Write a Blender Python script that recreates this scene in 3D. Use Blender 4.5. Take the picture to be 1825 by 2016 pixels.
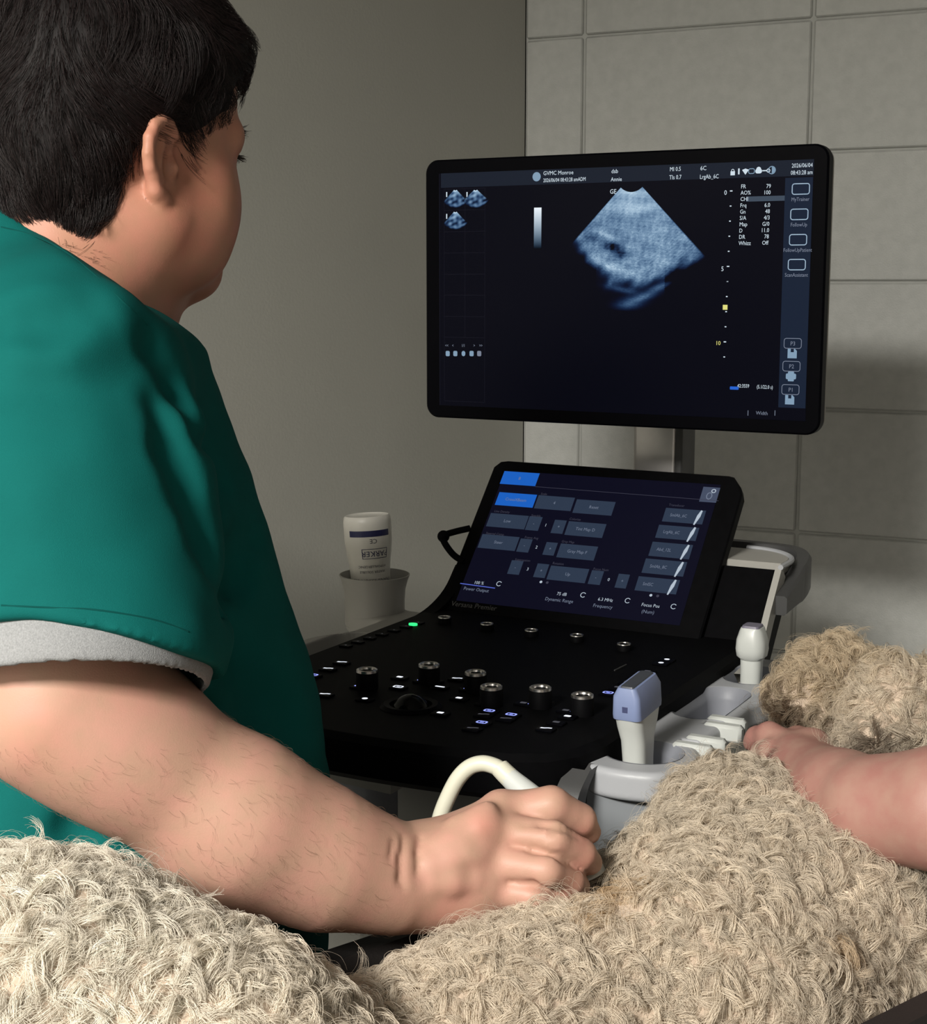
import bpy, math, random
import numpy as np
from mathutils import Matrix, Vector

for _o in list(bpy.data.objects):
    bpy.data.objects.remove(_o)
SC = bpy.context.scene
COL = SC.collection

# ------------------------------------------------------------------ camera
FPX, CX, CY, CAMZ = 3000.0, 912.5, 1008.0, 1.40
PITCH = math.atan(453 / 3000)
_c, _s = math.cos(PITCH), math.sin(PITCH)
CR = np.array([1, 0, 0.0]); CF = np.array([0, _c, -_s]); CU = np.array([0, _s, _c])
CAM = np.array([0, 0, CAMZ])
cam_d = bpy.data.cameras.new('camera')
cam_d.sensor_fit = 'VERTICAL'; cam_d.sensor_height = 36.0
cam_d.lens = 36.0 * FPX / 2016.0
cam_d.clip_start = 0.05
cam = bpy.data.objects.new('camera', cam_d); COL.objects.link(cam)
cam.location = CAM; cam.rotation_euler = (math.pi / 2 - PITCH, 0, 0)
SC.camera = cam

# ------------------------------------------------------------------ world, lamps, exposure
world = bpy.data.worlds.new('world'); SC.world = world; world.use_nodes = True
world.node_tree.nodes['Background'].inputs[0].default_value = (0.55, 0.58, 0.6, 1)
world.node_tree.nodes['Background'].inputs[1].default_value = 0.0

def area(name, loc, target, sx, sy, power, color):
    d = bpy.data.lights.new(name, 'AREA'); d.shape = 'RECTANGLE'; d.size = sx; d.size_y = sy
    d.energy = power; d.color = color
    o = bpy.data.objects.new(name, d); COL.objects.link(o); o.location = loc
    o.rotation_euler = (Vector(target) - Vector(loc)).to_track_quat('-Z', 'Y').to_euler()
    return o
# recessed ceiling troffer of the room, then an added fill lamp
k1 = area('ceiling_lamp_and_fill', (-1.68, -1.76, 2.98), (-1.68, -1.76, 0), 0.9, 0.9, 495, (1.0, 0.965, 0.90)); k1.data.spread = math.radians(159)
k_fill = area('ceiling_lamp_and_fill', (0.35, -2.0, 2.98), (0.35, -2.0, 0), 0.6, 0.9, 16, (1.0, 0.965, 0.90)); k_fill.data.spread = math.radians(159)  # weak fill, added only to brighten the man's face
SC.view_settings.view_transform = 'Standard'
SC.view_settings.look = 'None'
SC.view_settings.gamma = 1.0
SC.view_settings.use_curve_mapping = False
SC.view_settings.exposure = 0.0
SC.cycles.max_bounces = 4; SC.cycles.diffuse_bounces = 2; SC.cycles.glossy_bounces = 2; SC.cycles.transmission_bounces = 3; SC.cycles.transparent_max_bounces = 4

# ------------------------------------------------------------------ measuring helpers
def at(x, y, Z):
    return CAM + CR * (x - CX) / FPX * Z + CU * (CY - y) / FPX * Z + CF * Z
def onplane(x, y, P0, n):
    d = at(x, y, 1.0) - CAM
    return CAM + d * (((np.asarray(P0) - CAM) @ n) / (d @ n))
def rotz(a):
    c, s = math.cos(a), math.sin(a)
    return np.array([[c, -s, 0], [s, c, 0], [0, 0, 1.0]])
def frame(x, y, z, o):
    """4x4 matrix from three axes and an origin"""
    return Matrix([[x[0], y[0], z[0], o[0]], [x[1], y[1], z[1], o[1]], [x[2], y[2], z[2], o[2]], [0, 0, 0, 1]])
rng = np.random.default_rng(7)

# ------------------------------------------------------------------ materials
MATS = {}
def mat(name, col, rough=0.5, metal=0.0, vary=0.06, scale=40.0, bump=0.0, bscale=300.0, spec=0.5, col2=None, sss=0.0, emit=None, estr=0.0, sheen=0.0):
    if name in MATS:
        return MATS[name]
    m = bpy.data.materials.new(name); m.use_nodes = True
    nt = m.node_tree; N = nt.nodes; L = nt.links
    b = N['Principled BSDF']
    b.inputs['Roughness'].default_value = rough
    b.inputs['Metallic'].default_value = metal
    b.inputs['Specular IOR Level'].default_value = spec
    tc = N.new('ShaderNodeTexCoord')
    nz = N.new('ShaderNodeTexNoise'); nz.inputs['Scale'].default_value = scale; nz.inputs['Detail'].default_value = 4
    L.new(tc.outputs['Object'], nz.inputs['Vector'])
    rp = N.new('ShaderNodeValToRGB'); rp.color_ramp.elements[0].position = 0.3; rp.color_ramp.elements[1].position = 0.7
    c = np.array(col)
    a = c * (1 - vary); d = np.minimum(c * (1 + vary), 1) if col2 is None else np.array(col2)
    rp.color_ramp.elements[0].color = (*a, 1); rp.color_ramp.elements[1].color = (*d, 1)
    L.new(nz.outputs['Fac'], rp.inputs['Fac']); L.new(rp.outputs['Color'], b.inputs['Base Color'])
    if bump:
        n2 = N.new('ShaderNodeTexNoise'); n2.inputs['Scale'].default_value = bscale; n2.inputs['Detail'].default_value = 3
        L.new(tc.outputs['Object'], n2.inputs['Vector'])
        bp = N.new('ShaderNodeBump'); bp.inputs['Strength'].default_value = bump; bp.inputs['Distance'].default_value = 0.001
        L.new(n2.outputs['Fac'], bp.inputs['Height']); L.new(bp.outputs['Normal'], b.inputs['Normal'])
    if sss:
        b.inputs['Subsurface Weight'].default_value = sss
        b.inputs['Subsurface Radius'].default_value = (0.012, 0.005, 0.003)
        b.inputs['Subsurface Scale'].default_value = 0.5
    if sheen:
        b.inputs['Sheen Weight'].default_value = sheen; b.inputs['Sheen Roughness'].default_value = 0.5
    if emit is not None:
        b.inputs['Emission Color'].default_value = (*emit, 1); b.inputs['Emission Strength'].default_value = estr
    MATS[name] = m
    return m
def glow(name, col, strength=1.0):
    """a lit screen or lamp surface"""
    if name in MATS:
        return MATS[name]
    m = bpy.data.materials.new(name); m.use_nodes = True
    nt = m.node_tree; b = nt.nodes['Principled BSDF']
    b.inputs['Base Color'].default_value = (0.002, 0.002, 0.003, 1); b.inputs['Roughness'].default_value = 0.3; b.inputs['Specular IOR Level'].default_value = 0.04
    b.inputs['Emission Color'].default_value = (*col, 1); b.inputs['Emission Strength'].default_value = strength
    m.cycles.emission_sampling = 'NONE'
    MATS[name] = m
    return m
def glow_attr(name, attr, strength=1.0):
    m = bpy.data.materials.new(name); m.use_nodes = True
    nt = m.node_tree; b = nt.nodes['Principled BSDF']
    a = nt.nodes.new('ShaderNodeAttribute'); a.attribute_name = attr
    b.inputs['Base Color'].default_value = (0.002, 0.002, 0.003, 1); b.inputs['Roughness'].default_value = 0.3; b.inputs['Specular IOR Level'].default_value = 0.04
    nt.links.new(a.outputs['Color'], b.inputs['Emission Color']); b.inputs['Emission Strength'].default_value = strength
    m.cycles.emission_sampling = 'NONE'
    return m

# ------------------------------------------------------------------ mesh helpers
class MB:
    """collects polygons; build() links them as one mesh object"""
    def __init__(self): self.v = []; self.f = []; self.n = 0
    def add(self, v, f):
        v = np.asarray(v, float); self.v.append(v); self.f += [tuple(int(i) + self.n for i in q) for q in f]; self.n += len(v); return self
    def box(self, c, h, M=None, bev=0.0):
        c = np.asarray(c, float); h = np.asarray(h, float)
        if bev > 0:
            b = min(bev, *(h * 0.95)); vs = []; pr = []
            for sx in (-1, 1):
                for sy in (-1, 1):
                    for sz in (-1, 1):
                        for ax in range(3):
                            p = np.array([sx, sy, sz]) * (h - b); p[ax] = (sx, sy, sz)[ax] * h[ax]; vs.append(p)
            idx = lambda sx, sy, sz, ax: (((sx > 0) * 2 + (sy > 0)) * 2 + (sz > 0)) * 3 + ax
            F = []
            for ax in range(3):
                o = [i for i in range(3) if i != ax]
                for s in (-1, 1):
                    q = []
                    for a, bb in ((-1, -1), (1, -1), (1, 1), (-1, 1)):
                        k = [0, 0, 0]; k[ax] = s; k[o[0]] = a; k[o[1]] = bb; q.append(idx(*k, ax))
                    F.append(q if (s > 0) == (ax != 1) else q[::-1])
            for ax in range(3):
                o = [i for i in range(3) if i != ax]
                for a in (-1, 1):
                    for bb in (-1, 1):
                        q = []
                        for s, which in ((-1, 0), (1, 0), (1, 1), (-1, 1)):
                            k = [0, 0, 0]; k[ax] = s; k[o[0]] = a; k[o[1]] = bb; q.append(idx(*k, o[which]))
                        F.append(q)
            for sx in (-1, 1):
                for sy in (-1, 1):
                    for sz in (-1, 1):
                        F.append([idx(sx, sy, sz, i) for i in range(3)])
            v = np.array(vs) + c
        else:
            v = np.array([[x, y, z] for x in (-1, 1) for y in (-1, 1) for z in (-1, 1)]) * h + c
            F = [(0, 1, 3, 2), (4, 6, 7, 5), (0, 4, 5, 1), (2, 3, 7, 6), (0, 2, 6, 4), (1, 5, 7, 3)]
        if M is not None: v = v @ M[:3, :3].T + M[:3, 3]
        return self.add(v, F)
    def loft(self, rings, close=True, cap0=False, cap1=False):
        k = len(rings[0]); v = np.concatenate([np.asarray(r, float) for r in rings]); F = []
        for i in range(len(rings) - 1):
            for j in range(k if close else k - 1):
                a = i * k + j; b = i * k + (j + 1) % k; F.append((a, b, b + k, a + k))
        if cap0: F.append(tuple(range(k))[::-1])
        if cap1: F.append(tuple(range((len(rings) - 1) * k, len(rings) * k)))
        return self.add(v, F)
    def lathe(self, prof, c=(0, 0, 0), n=32, M=None, cap0=True, cap1=True):
        t = np.linspace(0, 2 * np.pi, n, endpoint=False)
        rings = [np.stack([r * np.cos(t), r * np.sin(t), np.full(n, z)], 1) + np.asarray(c) for r, z in prof]
        if M is not None: rings = [r @ M[:3, :3].T + M[:3, 3] for r in rings]
        return self.loft(rings, True, cap0, cap1)
    def tube(self, pts, rad, n=12, caps=True, flat=None):
        pts = np.asarray(pts, float); m = len(pts); rad = np.broadcast_to(np.asarray(rad, float), (m,))
        T = np.gradient(pts, axis=0); T /= np.linalg.norm(T, axis=1)[:, None]
        a = np.array([0, 0, 1.0]) if abs(T[0][2]) < 0.9 else np.array([1.0, 0, 0])
        t = np.linspace(0, 2 * np.pi, n, endpoint=False); rings = []
        for i in range(m):
            e1 = a - T[i] * (a @ T[i]); e1 /= np.linalg.norm(e1); e2 = np.cross(T[i], e1); a = e1
            rings.append(pts[i] + rad[i] * (np.cos(t)[:, None] * e1 + np.sin(t)[:, None] * e2))
        return self.loft(rings, True, caps, caps)
    def prism(self, poly, z0, z1, M=None, bev=0.0):
        poly = np.asarray(poly, float); n = len(poly)
        def lay(p, z): return np.column_stack([p, np.full(len(p), z)])
        if bev:
            c = inset(poly, bev); rings = [lay(c, z0), lay(poly, z0 + bev), lay(poly, z1 - bev), lay(c, z1)]
        else:
            rings = [lay(poly, z0), lay(poly, z1)]
        if M is not None: rings = [r @ M[:3, :3].T + M[:3, 3] for r in rings]
        return self.loft(rings, True, True, True)
    def build(self, name, material, parent=None, smooth=True, M=None):
        me = bpy.data.meshes.new(name)
        v = np.concatenate(self.v)
        me.from_pydata(v.tolist(), [], self.f)
        import bmesh
        bm = bmesh.new(); bm.from_mesh(me); bmesh.ops.recalc_face_normals(bm, faces=bm.faces); bm.to_mesh(me); bm.free()
        if smooth:
            me.shade_smooth(); me.set_sharp_from_angle(angle=math.radians(38))
        me.materials.append(material)
        o = bpy.data.objects.new(name, me); COL.objects.link(o)
        if M is not None: o.matrix_world = M
        if parent is not None: o.parent = parent
        return o
def inset(poly, d):
    """move a convex-ish 2D outline inwards by d"""
    p = np.asarray(poly, float); a = np.roll(p, 1, 0); b = np.roll(p, -1, 0)
    e1 = p - a; e2 = b - p
    e1 /= np.linalg.norm(e1, axis=1)[:, None] + 1e-12; e2 /= np.linalg.norm(e2, axis=1)[:, None] + 1e-12
    area2 = np.sum(p[:, 0] * b[:, 1] - b[:, 0] * p[:, 1]); s = 1 if area2 > 0 else -1
    n1 = np.stack([-e1[:, 1], e1[:, 0]], 1) * s; n2 = np.stack([-e2[:, 1], e2[:, 0]], 1) * s
    n = n1 + n2; n /= np.maximum(np.sum(n * n1, axis=1), 0.3)[:, None]
    return p + n * d
def rrect(w, h, r, n=6, c=(0, 0)):
    """rounded rectangle outline, counter-clockwise"""
    P = []
    for cx_, cy_, a0 in ((w / 2 - r, h / 2 - r, 0), (-w / 2 + r, h / 2 - r, 90), (-w / 2 + r, -h / 2 + r, 180), (w / 2 - r, -h / 2 + r, 270)):
        for i in range(n + 1):
            a = math.radians(a0 + 90 * i / n); P.append((cx_ + r * math.cos(a) + c[0], cy_ + r * math.sin(a) + c[1]))
    return np.array(P)
def bez(pts, n):
    """Catmull-Rom through points"""
    p = np.asarray(pts, float); p = np.vstack([2 * p[0] - p[1], p, 2 * p[-1] - p[-2]]); out = []
    m = len(p) - 3
    for t in np.linspace(0, m - 1e-6, n):
        i = int(t); u = t - i; a, b, c, d = p[i:i + 4]
        out.append(0.5 * ((2 * b) + (c - a) * u + (2 * a - 5 * b + 4 * c - d) * u * u + (3 * b - a - 3 * c + d) * u ** 3))
    return np.array(out)
def empty(name, loc=(0, 0, 0), M=None):
    o = bpy.data.objects.new(name, None); o.empty_display_size = 0.05; COL.objects.link(o)
    if M is not None: o.matrix_world = M
    else: o.location = loc
    return o
def tag(o, label=None, cat=None, group=None, kind=None):
    if label: o['label'] = label
    if cat: o['category'] = cat
    if group: o['group'] = group
    if kind: o['kind'] = kind
    return o
def text2d(s, size):
    """outline of a line of text as flat triangles, baseline at the origin: verts (n,2), faces, width"""
    cu = bpy.data.curves.new('t', 'FONT'); cu.body = s; cu.size = size; cu.resolution_u = 2
    o = bpy.data.objects.new('t', cu); COL.objects.link(o)
    dg = bpy.context.evaluated_depsgraph_get(); dg.update()
    me = bpy.data.meshes.new_from_object(o.evaluated_get(dg))
    v = np.array([p.co[:2] for p in me.vertices]).reshape(-1, 2); f = [tuple(p.vertices) for p in me.polygons]
    bpy.data.objects.remove(o); bpy.data.curves.remove(cu); bpy.data.meshes.remove(me)
    return v, f, (v[:, 0].max() if len(v) else 0.0)
class Print:
    """flat print on a plane: local x right, y up, small height above the plane"""
    def __init__(self, z): self.mb = MB(); self.z = z
    def text(self, s, x, y, size, align='l', sx=1.0):
        v, f, w = text2d(s, size)
        if not len(v): return
        v = v * [sx, 1]; w *= sx
        x0 = x - (w if align == 'r' else w / 2 if align == 'c' else 0)
        self.mb.add(np.column_stack([v[:, 0] + x0, v[:, 1] + y, np.full(len(v), self.z)]), f)
    def poly(self, P):
        P = np.asarray(P, float); self.mb.add(np.column_stack([P, np.full(len(P), self.z)]), [tuple(range(len(P)))])
    def rect(self, x0, y0, x1, y1): self.poly([(x0, y0), (x1, y0), (x1, y1), (x0, y1)])
    def ring(self, P, t):
        P = np.asarray(P, float); Q = inset(P, t); n = len(P)
        self.mb.add(np.column_stack([np.vstack([P, Q]), np.full(2 * n, self.z)]), [(i, (i + 1) % n, n + (i + 1) % n, n + i) for i in range(n)])
    def disc(self, x, y, r, n=14):
        t = np.linspace(0, 2 * np.pi, n, endpoint=False); self.poly(np.stack([x + r * np.cos(t), y + r * np.sin(t)], 1))
    def line(self, P, t):
        P = np.asarray(P, float)
        for a, b in zip(P[:-1], P[1:]):
            e = (b - a) / np.linalg.norm(b - a); n = np.array([-e[1], e[0]]) * t / 2
            self.poly([a - n, b - n, b + n, a + n])
    def build(self, name, m, parent):
        if not self.mb.n: return None
        o = self.mb.build(name, m, parent, smooth=False)
        if len(self.mb.v) > 1: o['kind'] = 'stuff'        # print too fine to pick apart
        return o
# ------------------------------------------------------------------ organic shapes: blended volumes meshed on a sparse grid
REACH = None          # while meshing: how far a volume may be from the sampled box and still matter
class Blob:
    def __init__(self): self.ops = []
    def cone(self, a, b, ra, rb, k=0.01, sub=False):
        self.ops.append(('c', np.asarray(a, float), np.asarray(b, float), ra, rb, k, sub)); return self
    def chain(self, pts, rad, k=0.01, sub=False):
        for i in range(len(pts) - 1): self.cone(pts[i], pts[i + 1], rad[i], rad[i + 1], k, sub)
        return self
    def ell(self, c, r, k=0.01, A=None, sub=False):
        A = np.eye(3) if A is None else np.asarray(A, float)      # rows of A are the axes
        self.ops.append(('e', np.asarray(c, float), np.asarray(r, float), A, None, k, sub)); return self
    def cut(self, p, n):
        self.ops.append(('p', np.asarray(p, float), np.asarray(n, float), None, None, 0.003, 'cut')); return self
    def shell(self, other_d):     # keep only what lies outside another volume
        self.ops.append(('f', other_d, None, None, None, 0.002, True)); return self
    def disp(self, fn):
        self.ops.append(('d', fn, None, None, None, 0, None)); return self
    @staticmethod
    def _prim(o, P):
        if o[0] == 'c':
            a, b, ra, rb = o[1:5]; ab = b - a; L2 = ab @ ab + 1e-12
            t = np.clip((P - a) @ ab / L2, 0, 1)
            q = P - a - t[:, None] * ab
            return np.sqrt(np.einsum('ij,ij->i', q, q)) - (ra + (rb - ra) * t)
        if o[0] == 'e':
            q = (P - o[1]) @ o[3].T; k0 = np.sqrt((((q / o[2])) ** 2).sum(1)); k1 = np.sqrt(((q / o[2] ** 2) ** 2).sum(1)) + 1e-9
            return k0 * (k0 - 1) / k1
        if o[0] == 'p':
            return (P - o[1]) @ o[2]
        if o[0] == 'f':
            return o[1](P)
    def __call__(self, P):
        P = np.asarray(P, float); D = np.full(len(P), 1.0)
        if REACH is not None: lo, hi = P.min(0), P.max(0)
        for o in self.ops:
            if o[0] == 'd':
                D = D + o[1](P); continue
            k = o[5]; near = slice(None)
            if o[0] in 'ce':
                if o[0] == 'c':
                    c = (o[1] + o[2]) / 2; R = np.linalg.norm(o[1] - o[2]) / 2 + max(o[3], o[4])
                else:
                    c = o[1]; R = o[2].max()
                if REACH is not None:
                    if np.linalg.norm(c - np.clip(c, lo, hi)) - R > REACH + k: continue
                else:
                    near = np.sqrt(((P - c) ** 2).sum(1)) - R < (np.maximum(D, 0) if not o[6] else 0) + k + 0.03
                    if not near.any(): continue
            Q = P[near]; d = self._prim(o, Q); D0 = D[near]
            if not o[6]:
                h = np.maximum(k - np.abs(D0 - d), 0) / k
                D[near] = np.minimum(D0, d) - h * h * k * 0.25
            else:
                if o[6] is True: d = -d
                h = np.maximum(k - np.abs(D0 - d), 0) / k
                D[near] = np.maximum(D0, d) + h * h * k * 0.25
        return D
def sdf_mesh(fn, lo, hi, h, B=8):
    """surface of fn = 0 as verts, quads (surface nets on blocks that touch the surface)"""
    lo = np.asarray(lo, float); hi = np.asarray(hi, float)
    nb = np.ceil((hi - lo) / (h * B)).astype(int)
    g = np.stack(np.meshgrid(*[np.arange(n) for n in nb], indexing='ij'), -1).reshape(-1, 3)
    ctr = lo + (g + 0.5) * h * B
    keep = np.abs(fn(ctr)) < h * B * 0.5 * 1.9
    g = g[keep]
    loc = np.stack(np.meshgrid(*[np.arange(B + 1)] * 3, indexing='ij'), -1).reshape(-1, 3)
    NG = (nb * B + 2).astype(np.int64)
    gid = lambda c: (c[..., 0].astype(np.int64) * NG[1] + c[..., 1]) * NG[2] + c[..., 2]
    VK = []; VP = []; EK = [[], [], []]; ES = [[], [], []]
    global REACH
    cell = (g // 3) @ np.array([1000003, 1009, 1]); order = np.argsort(cell, kind='stable'); g = g[order]; cell = cell[order]
    cuts = np.flatnonzero(np.r_[True, cell[1:] != cell[:-1], True])
    co = [np.array(c) for c in ((0, 0, 0), (1, 0, 0), (0, 1, 0), (1, 1, 0), (0, 0, 1), (1, 0, 1), (0, 1, 1), (1, 1, 1))]
    ed = [(a, b) for a in range(8) for b in range(a + 1, 8) if bin(a ^ b).count('1') == 1]
    REACH = h * B * 2
    for s, e_ in zip(cuts[:-1], cuts[1:]):
        gg = g[s:e_]
        P = (gg[:, None, :] * B + loc[None]).reshape(-1, 3)
        D = fn(lo + P * h).reshape(len(gg), B + 1, B + 1, B + 1)
        I = D < 0
        cnt = sum(I[:, c[0]:B + c[0], c[1]:B + c[1], c[2]:B + c[2]].astype(np.int8) for c in co)
        bi, x, y, z = np.nonzero((cnt > 0) & (cnt < 8))
        if not len(bi): continue
        cd = np.stack([D[bi, x + c[0], y + c[1], z + c[2]] for c in co], 1)
        acc = np.zeros((len(bi), 3)); num = np.zeros(len(bi))
        for a, b in ed:
            da, db = cd[:, a], cd[:, b]; m = (da < 0) != (db < 0)
            t = da / np.where(m, da - db, 1)
            acc += np.where(m[:, None], co[a] + t[:, None] * (co[b] - co[a]), 0); num += m
        base = gg[bi] * B + np.stack([x, y, z], 1)
        VK.append(gid(base)); VP.append(lo + (base + acc / num[:, None]) * h)
        for ax in range(3):
            sl0 = [slice(None), slice(0, B), slice(0, B), slice(0, B)]; sl1 = list(sl0); sl1[ax + 1] = slice(1, B + 1)
            A0, A1 = I[tuple(sl0)], I[tuple(sl1)]
            bi, x, y, z = np.nonzero(A0 != A1)
            EK[ax].append(gg[bi] * B + np.stack([x, y, z], 1)); ES[ax].append(A0[bi, x, y, z])
    REACH = None
    VK = np.concatenate(VK); VP = np.concatenate(VP)
    VK, ui = np.unique(VK, return_index=True); VP = VP[ui]
    F = []
    for ax in range(3):
        e = np.concatenate(EK[ax]); sgn = np.concatenate(ES[ax])
        u = np.zeros(3, int); v = np.zeros(3, int); u[(ax + 1) % 3] = 1; v[(ax + 2) % 3] = 1
        ids = np.stack([gid(e - u - v), gid(e - v), gid(e), gid(e - u)], 1)
        pos = np.minimum(np.searchsorted(VK, ids), len(VK) - 1)
        ok = (VK[pos] == ids).all(1)
        q = pos[ok]; sg = sgn[ok]
        q[~sg] = q[~sg][:, ::-1]; F.append(q)
    return VP, np.concatenate(F)
def mesh_obj(name, V, F, material, parent=None, M=None, relax=0):
    if relax:
        E = np.concatenate([F[:, [0, 1]], F[:, [1, 2]], F[:, [2, 3]], F[:, [3, 0]]])
        for _ in range(relax):
            S = np.zeros_like(V); n = np.zeros(len(V))
            for a, b in ((0, 1), (1, 0)):
                for k in range(3): S[:, k] += np.bincount(E[:, a], V[E[:, b], k], len(V))
                n += np.bincount(E[:, a], minlength=len(V))
            V = V * 0.5 + 0.5 * S / np.maximum(n, 1)[:, None]
    me = bpy.data.meshes.new(name)
    me.vertices.add(len(V)); me.vertices.foreach_set('co', V.astype(np.float32).ravel())
    me.loops.add(F.size); me.loops.foreach_set('vertex_index', F.astype(np.int32).ravel())
    me.polygons.add(len(F)); me.polygons.foreach_set('loop_start', np.arange(0, F.size, F.shape[1], dtype=np.int32))
    me.update(calc_edges=True); me.validate()
    me.shade_smooth()
    me.materials.append(material)
    o = bpy.data.objects.new(name, me); COL.objects.link(o)
    if parent is not None: o.parent = parent
    return o
def vattr(o, name, C):
    a = o.data.color_attributes.new(name, 'FLOAT_COLOR', 'POINT')
    a.data.foreach_set('color', np.column_stack([C, np.ones(len(C))]).astype(np.float32).ravel())
def surf_samples(V, F, n, R, w=None):
    """random points on quads: position, normal"""
    A = V[F[:, 0]]; Bq = V[F[:, 1]]; C = V[F[:, 2]]; Dq = V[F[:, 3]]
    N = np.cross(C - A, Dq - Bq); ar = np.linalg.norm(N, axis=1) + 1e-15; N = N / ar[:, None]
    pr = ar if w is None else ar * w((A + C) / 2, N)
    pr = pr / pr.sum()
    i = R.choice(len(F), n, p=pr); u, v = R.random((2, n))[..., None]
    P = A[i] * (1 - u) * (1 - v) + Bq[i] * u * (1 - v) + C[i] * u * v + Dq[i] * (1 - u) * v
    # smooth normals
    VN = np.zeros_like(V)
    for k in range(4): np.add.at(VN, F[:, k], N * ar[:, None])
    VN /= np.linalg.norm(VN, axis=1)[:, None] + 1e-15
    Nn = VN[F[i]].mean(1); Nn /= np.linalg.norm(Nn, axis=1)[:, None] + 1e-15
    return P, Nn
def strands(name, P, rad, material, parent=None, col=None):
    """P (n, m, 3) hair strands, rad (m,) or (n, m)"""
    n, m = P.shape[:2]
    cv = bpy.data.hair_curves.new(name); cv.add_curves([m] * n)
    cv.attributes['position'].data.foreach_set('vector', P.astype(np.float32).ravel())
    r = cv.attributes.get('radius') or cv.attributes.new('radius', 'FLOAT', 'POINT')
    r.data.foreach_set('value', np.broadcast_to(rad, (n, m)).astype(np.float32).ravel())
    if col is not None:
        a = cv.attributes.new('tint', 'FLOAT_COLOR', 'CURVE')
        a.data.foreach_set('color', np.column_stack([col, np.ones(n)]).astype(np.float32).ravel())
    cv.materials.append(material)
    o = bpy.data.objects.new(name, cv); COL.objects.link(o)
    if parent is not None: o.parent = parent
    return o
def smooth_noise(P, scale, seed):
    """cheap band-limited noise, about -1..1"""
    r = np.random.default_rng(seed); o = np.zeros(len(P))
    for _ in range(6):
        k = r.normal(size=3); k *= scale * r.uniform(0.6, 1.5) / np.linalg.norm(k)
        o += np.sin(P @ k + r.uniform(0, 6.28))
    return o / 3
# ------------------------------------------------------------------ room
m_wall = mat('painted_wall', (0.405, 0.40, 0.358), 0.75, vary=0.03, scale=3.0, bump=0.25, bscale=240, spec=0.3)
m_block = mat('painted_block', (0.45, 0.455, 0.432), 0.6, vary=0.05, scale=60.0, bump=0.5, bscale=420, spec=0.4)
m_mortar = mat('painted_mortar', (0.435, 0.44, 0.415), 0.8, vary=0.05, scale=40, bump=0.4, bscale=300, spec=0.3)
m_ceil = mat('ceiling_tile', (0.35, 0.34, 0.32), 0.9, vary=0.03)
m_floor = mat('vinyl_floor', (0.16, 0.15, 0.135), 0.4, vary=0.12, scale=25)
WYAW = math.radians(26.0)
WA = np.array([math.cos(WYAW), -math.sin(WYAW), 0]); WN = np.array([-math.sin(WYAW), -math.cos(WYAW), 0])
LD = np.array([-0.64, -0.768, 0]); LD /= np.linalg.norm(LD)
C0 = np.array([0.105, 2.68, 0.0])
HC = 3.05
cA = C0 + WA * 3.4; cA2 = cA + WN * 5.0; cB = C0 + LD * 6.0
def wallquad(name, a, b, m, t=0.1):
    a = np.asarray(a); b = np.asarray(b); e = (b - a) / np.linalg.norm(b - a); n = np.array([e[1], -e[0], 0])
    mid = (np.array([0.0, 0.2, 0]) - a) @ n
    n = -n if mid > 0 else n          # outwards
    P = [a[:2], b[:2], (b + n * t)[:2], (a + n * t)[:2]]
    o = MB().prism(P, 0, HC).build(name, m, smooth=False); tag(o, kind='structure'); return o
FP = np.array([C0[:2], cA[:2], cA2[:2], cB[:2]])
tag(MB().prism(FP, -0.1, 0).build('floor', m_floor, smooth=False), kind='structure')
tag(MB().prism(FP, HC, HC + 0.1).build('ceiling', m_ceil, smooth=False), kind='structure')
wallquad('wall_left', C0, cB, m_wall)
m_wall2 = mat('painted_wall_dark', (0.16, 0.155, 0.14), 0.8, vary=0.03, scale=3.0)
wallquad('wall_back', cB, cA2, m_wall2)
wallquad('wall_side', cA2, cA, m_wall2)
# block wall: recessed mortar bed with proud blocks, stack bond
wr = wallquad('wall_right', C0 - WN * 0.0042, cA - WN * 0.0042, m_mortar)
BH, BL = 0.203, 0.406
def on_wall(x, y):
    return (onplane(x, y, C0, WN) - C0) @ WA
s1 = on_wall(1149, 150); s2 = on_wall(1597, 150)
edges = [0.0, s1] + [s1 + (s2 - s1) * k for k in range(1, 40) if s1 + (s2 - s1) * k < 3.35]
zj = [1.40 + BH * k for k in range(-8, 10)]; zj = [z for z in zj if -0.3 < z < HC + 0.3]
shared = {}
def block_mesh(L, H):
    key = (round(L, 3), round(H, 3))
    if key not in shared:
        o = MB().box((0, 0, 0), (L / 2 - 0.0022, 0.0062, H / 2 - 0.0018), bev=0.0028).build('block', m_block)
        shared[key] = o.data; bpy.data.objects.remove(o)
    return shared[key]
for i in range(len(edges) - 1):
    for j in range(len(zj) - 1):
        z0, z1 = max(zj[j], 0), min(zj[j + 1], HC)
        if z1 - z0 < 0.03: continue
        o = bpy.data.objects.new('block', block_mesh(edges[i + 1] - edges[i], z1 - z0)); COL.objects.link(o)
        p = C0 + WA * (edges[i] + edges[i + 1]) / 2 + WN * (-0.0058 + rng.uniform(-0.0006, 0.0006))
        o.location = (p[0], p[1], (z0 + z1) / 2); o.rotation_euler = (rng.normal(0, .0008), 0, -WYAW)
        o.parent = wr
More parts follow.
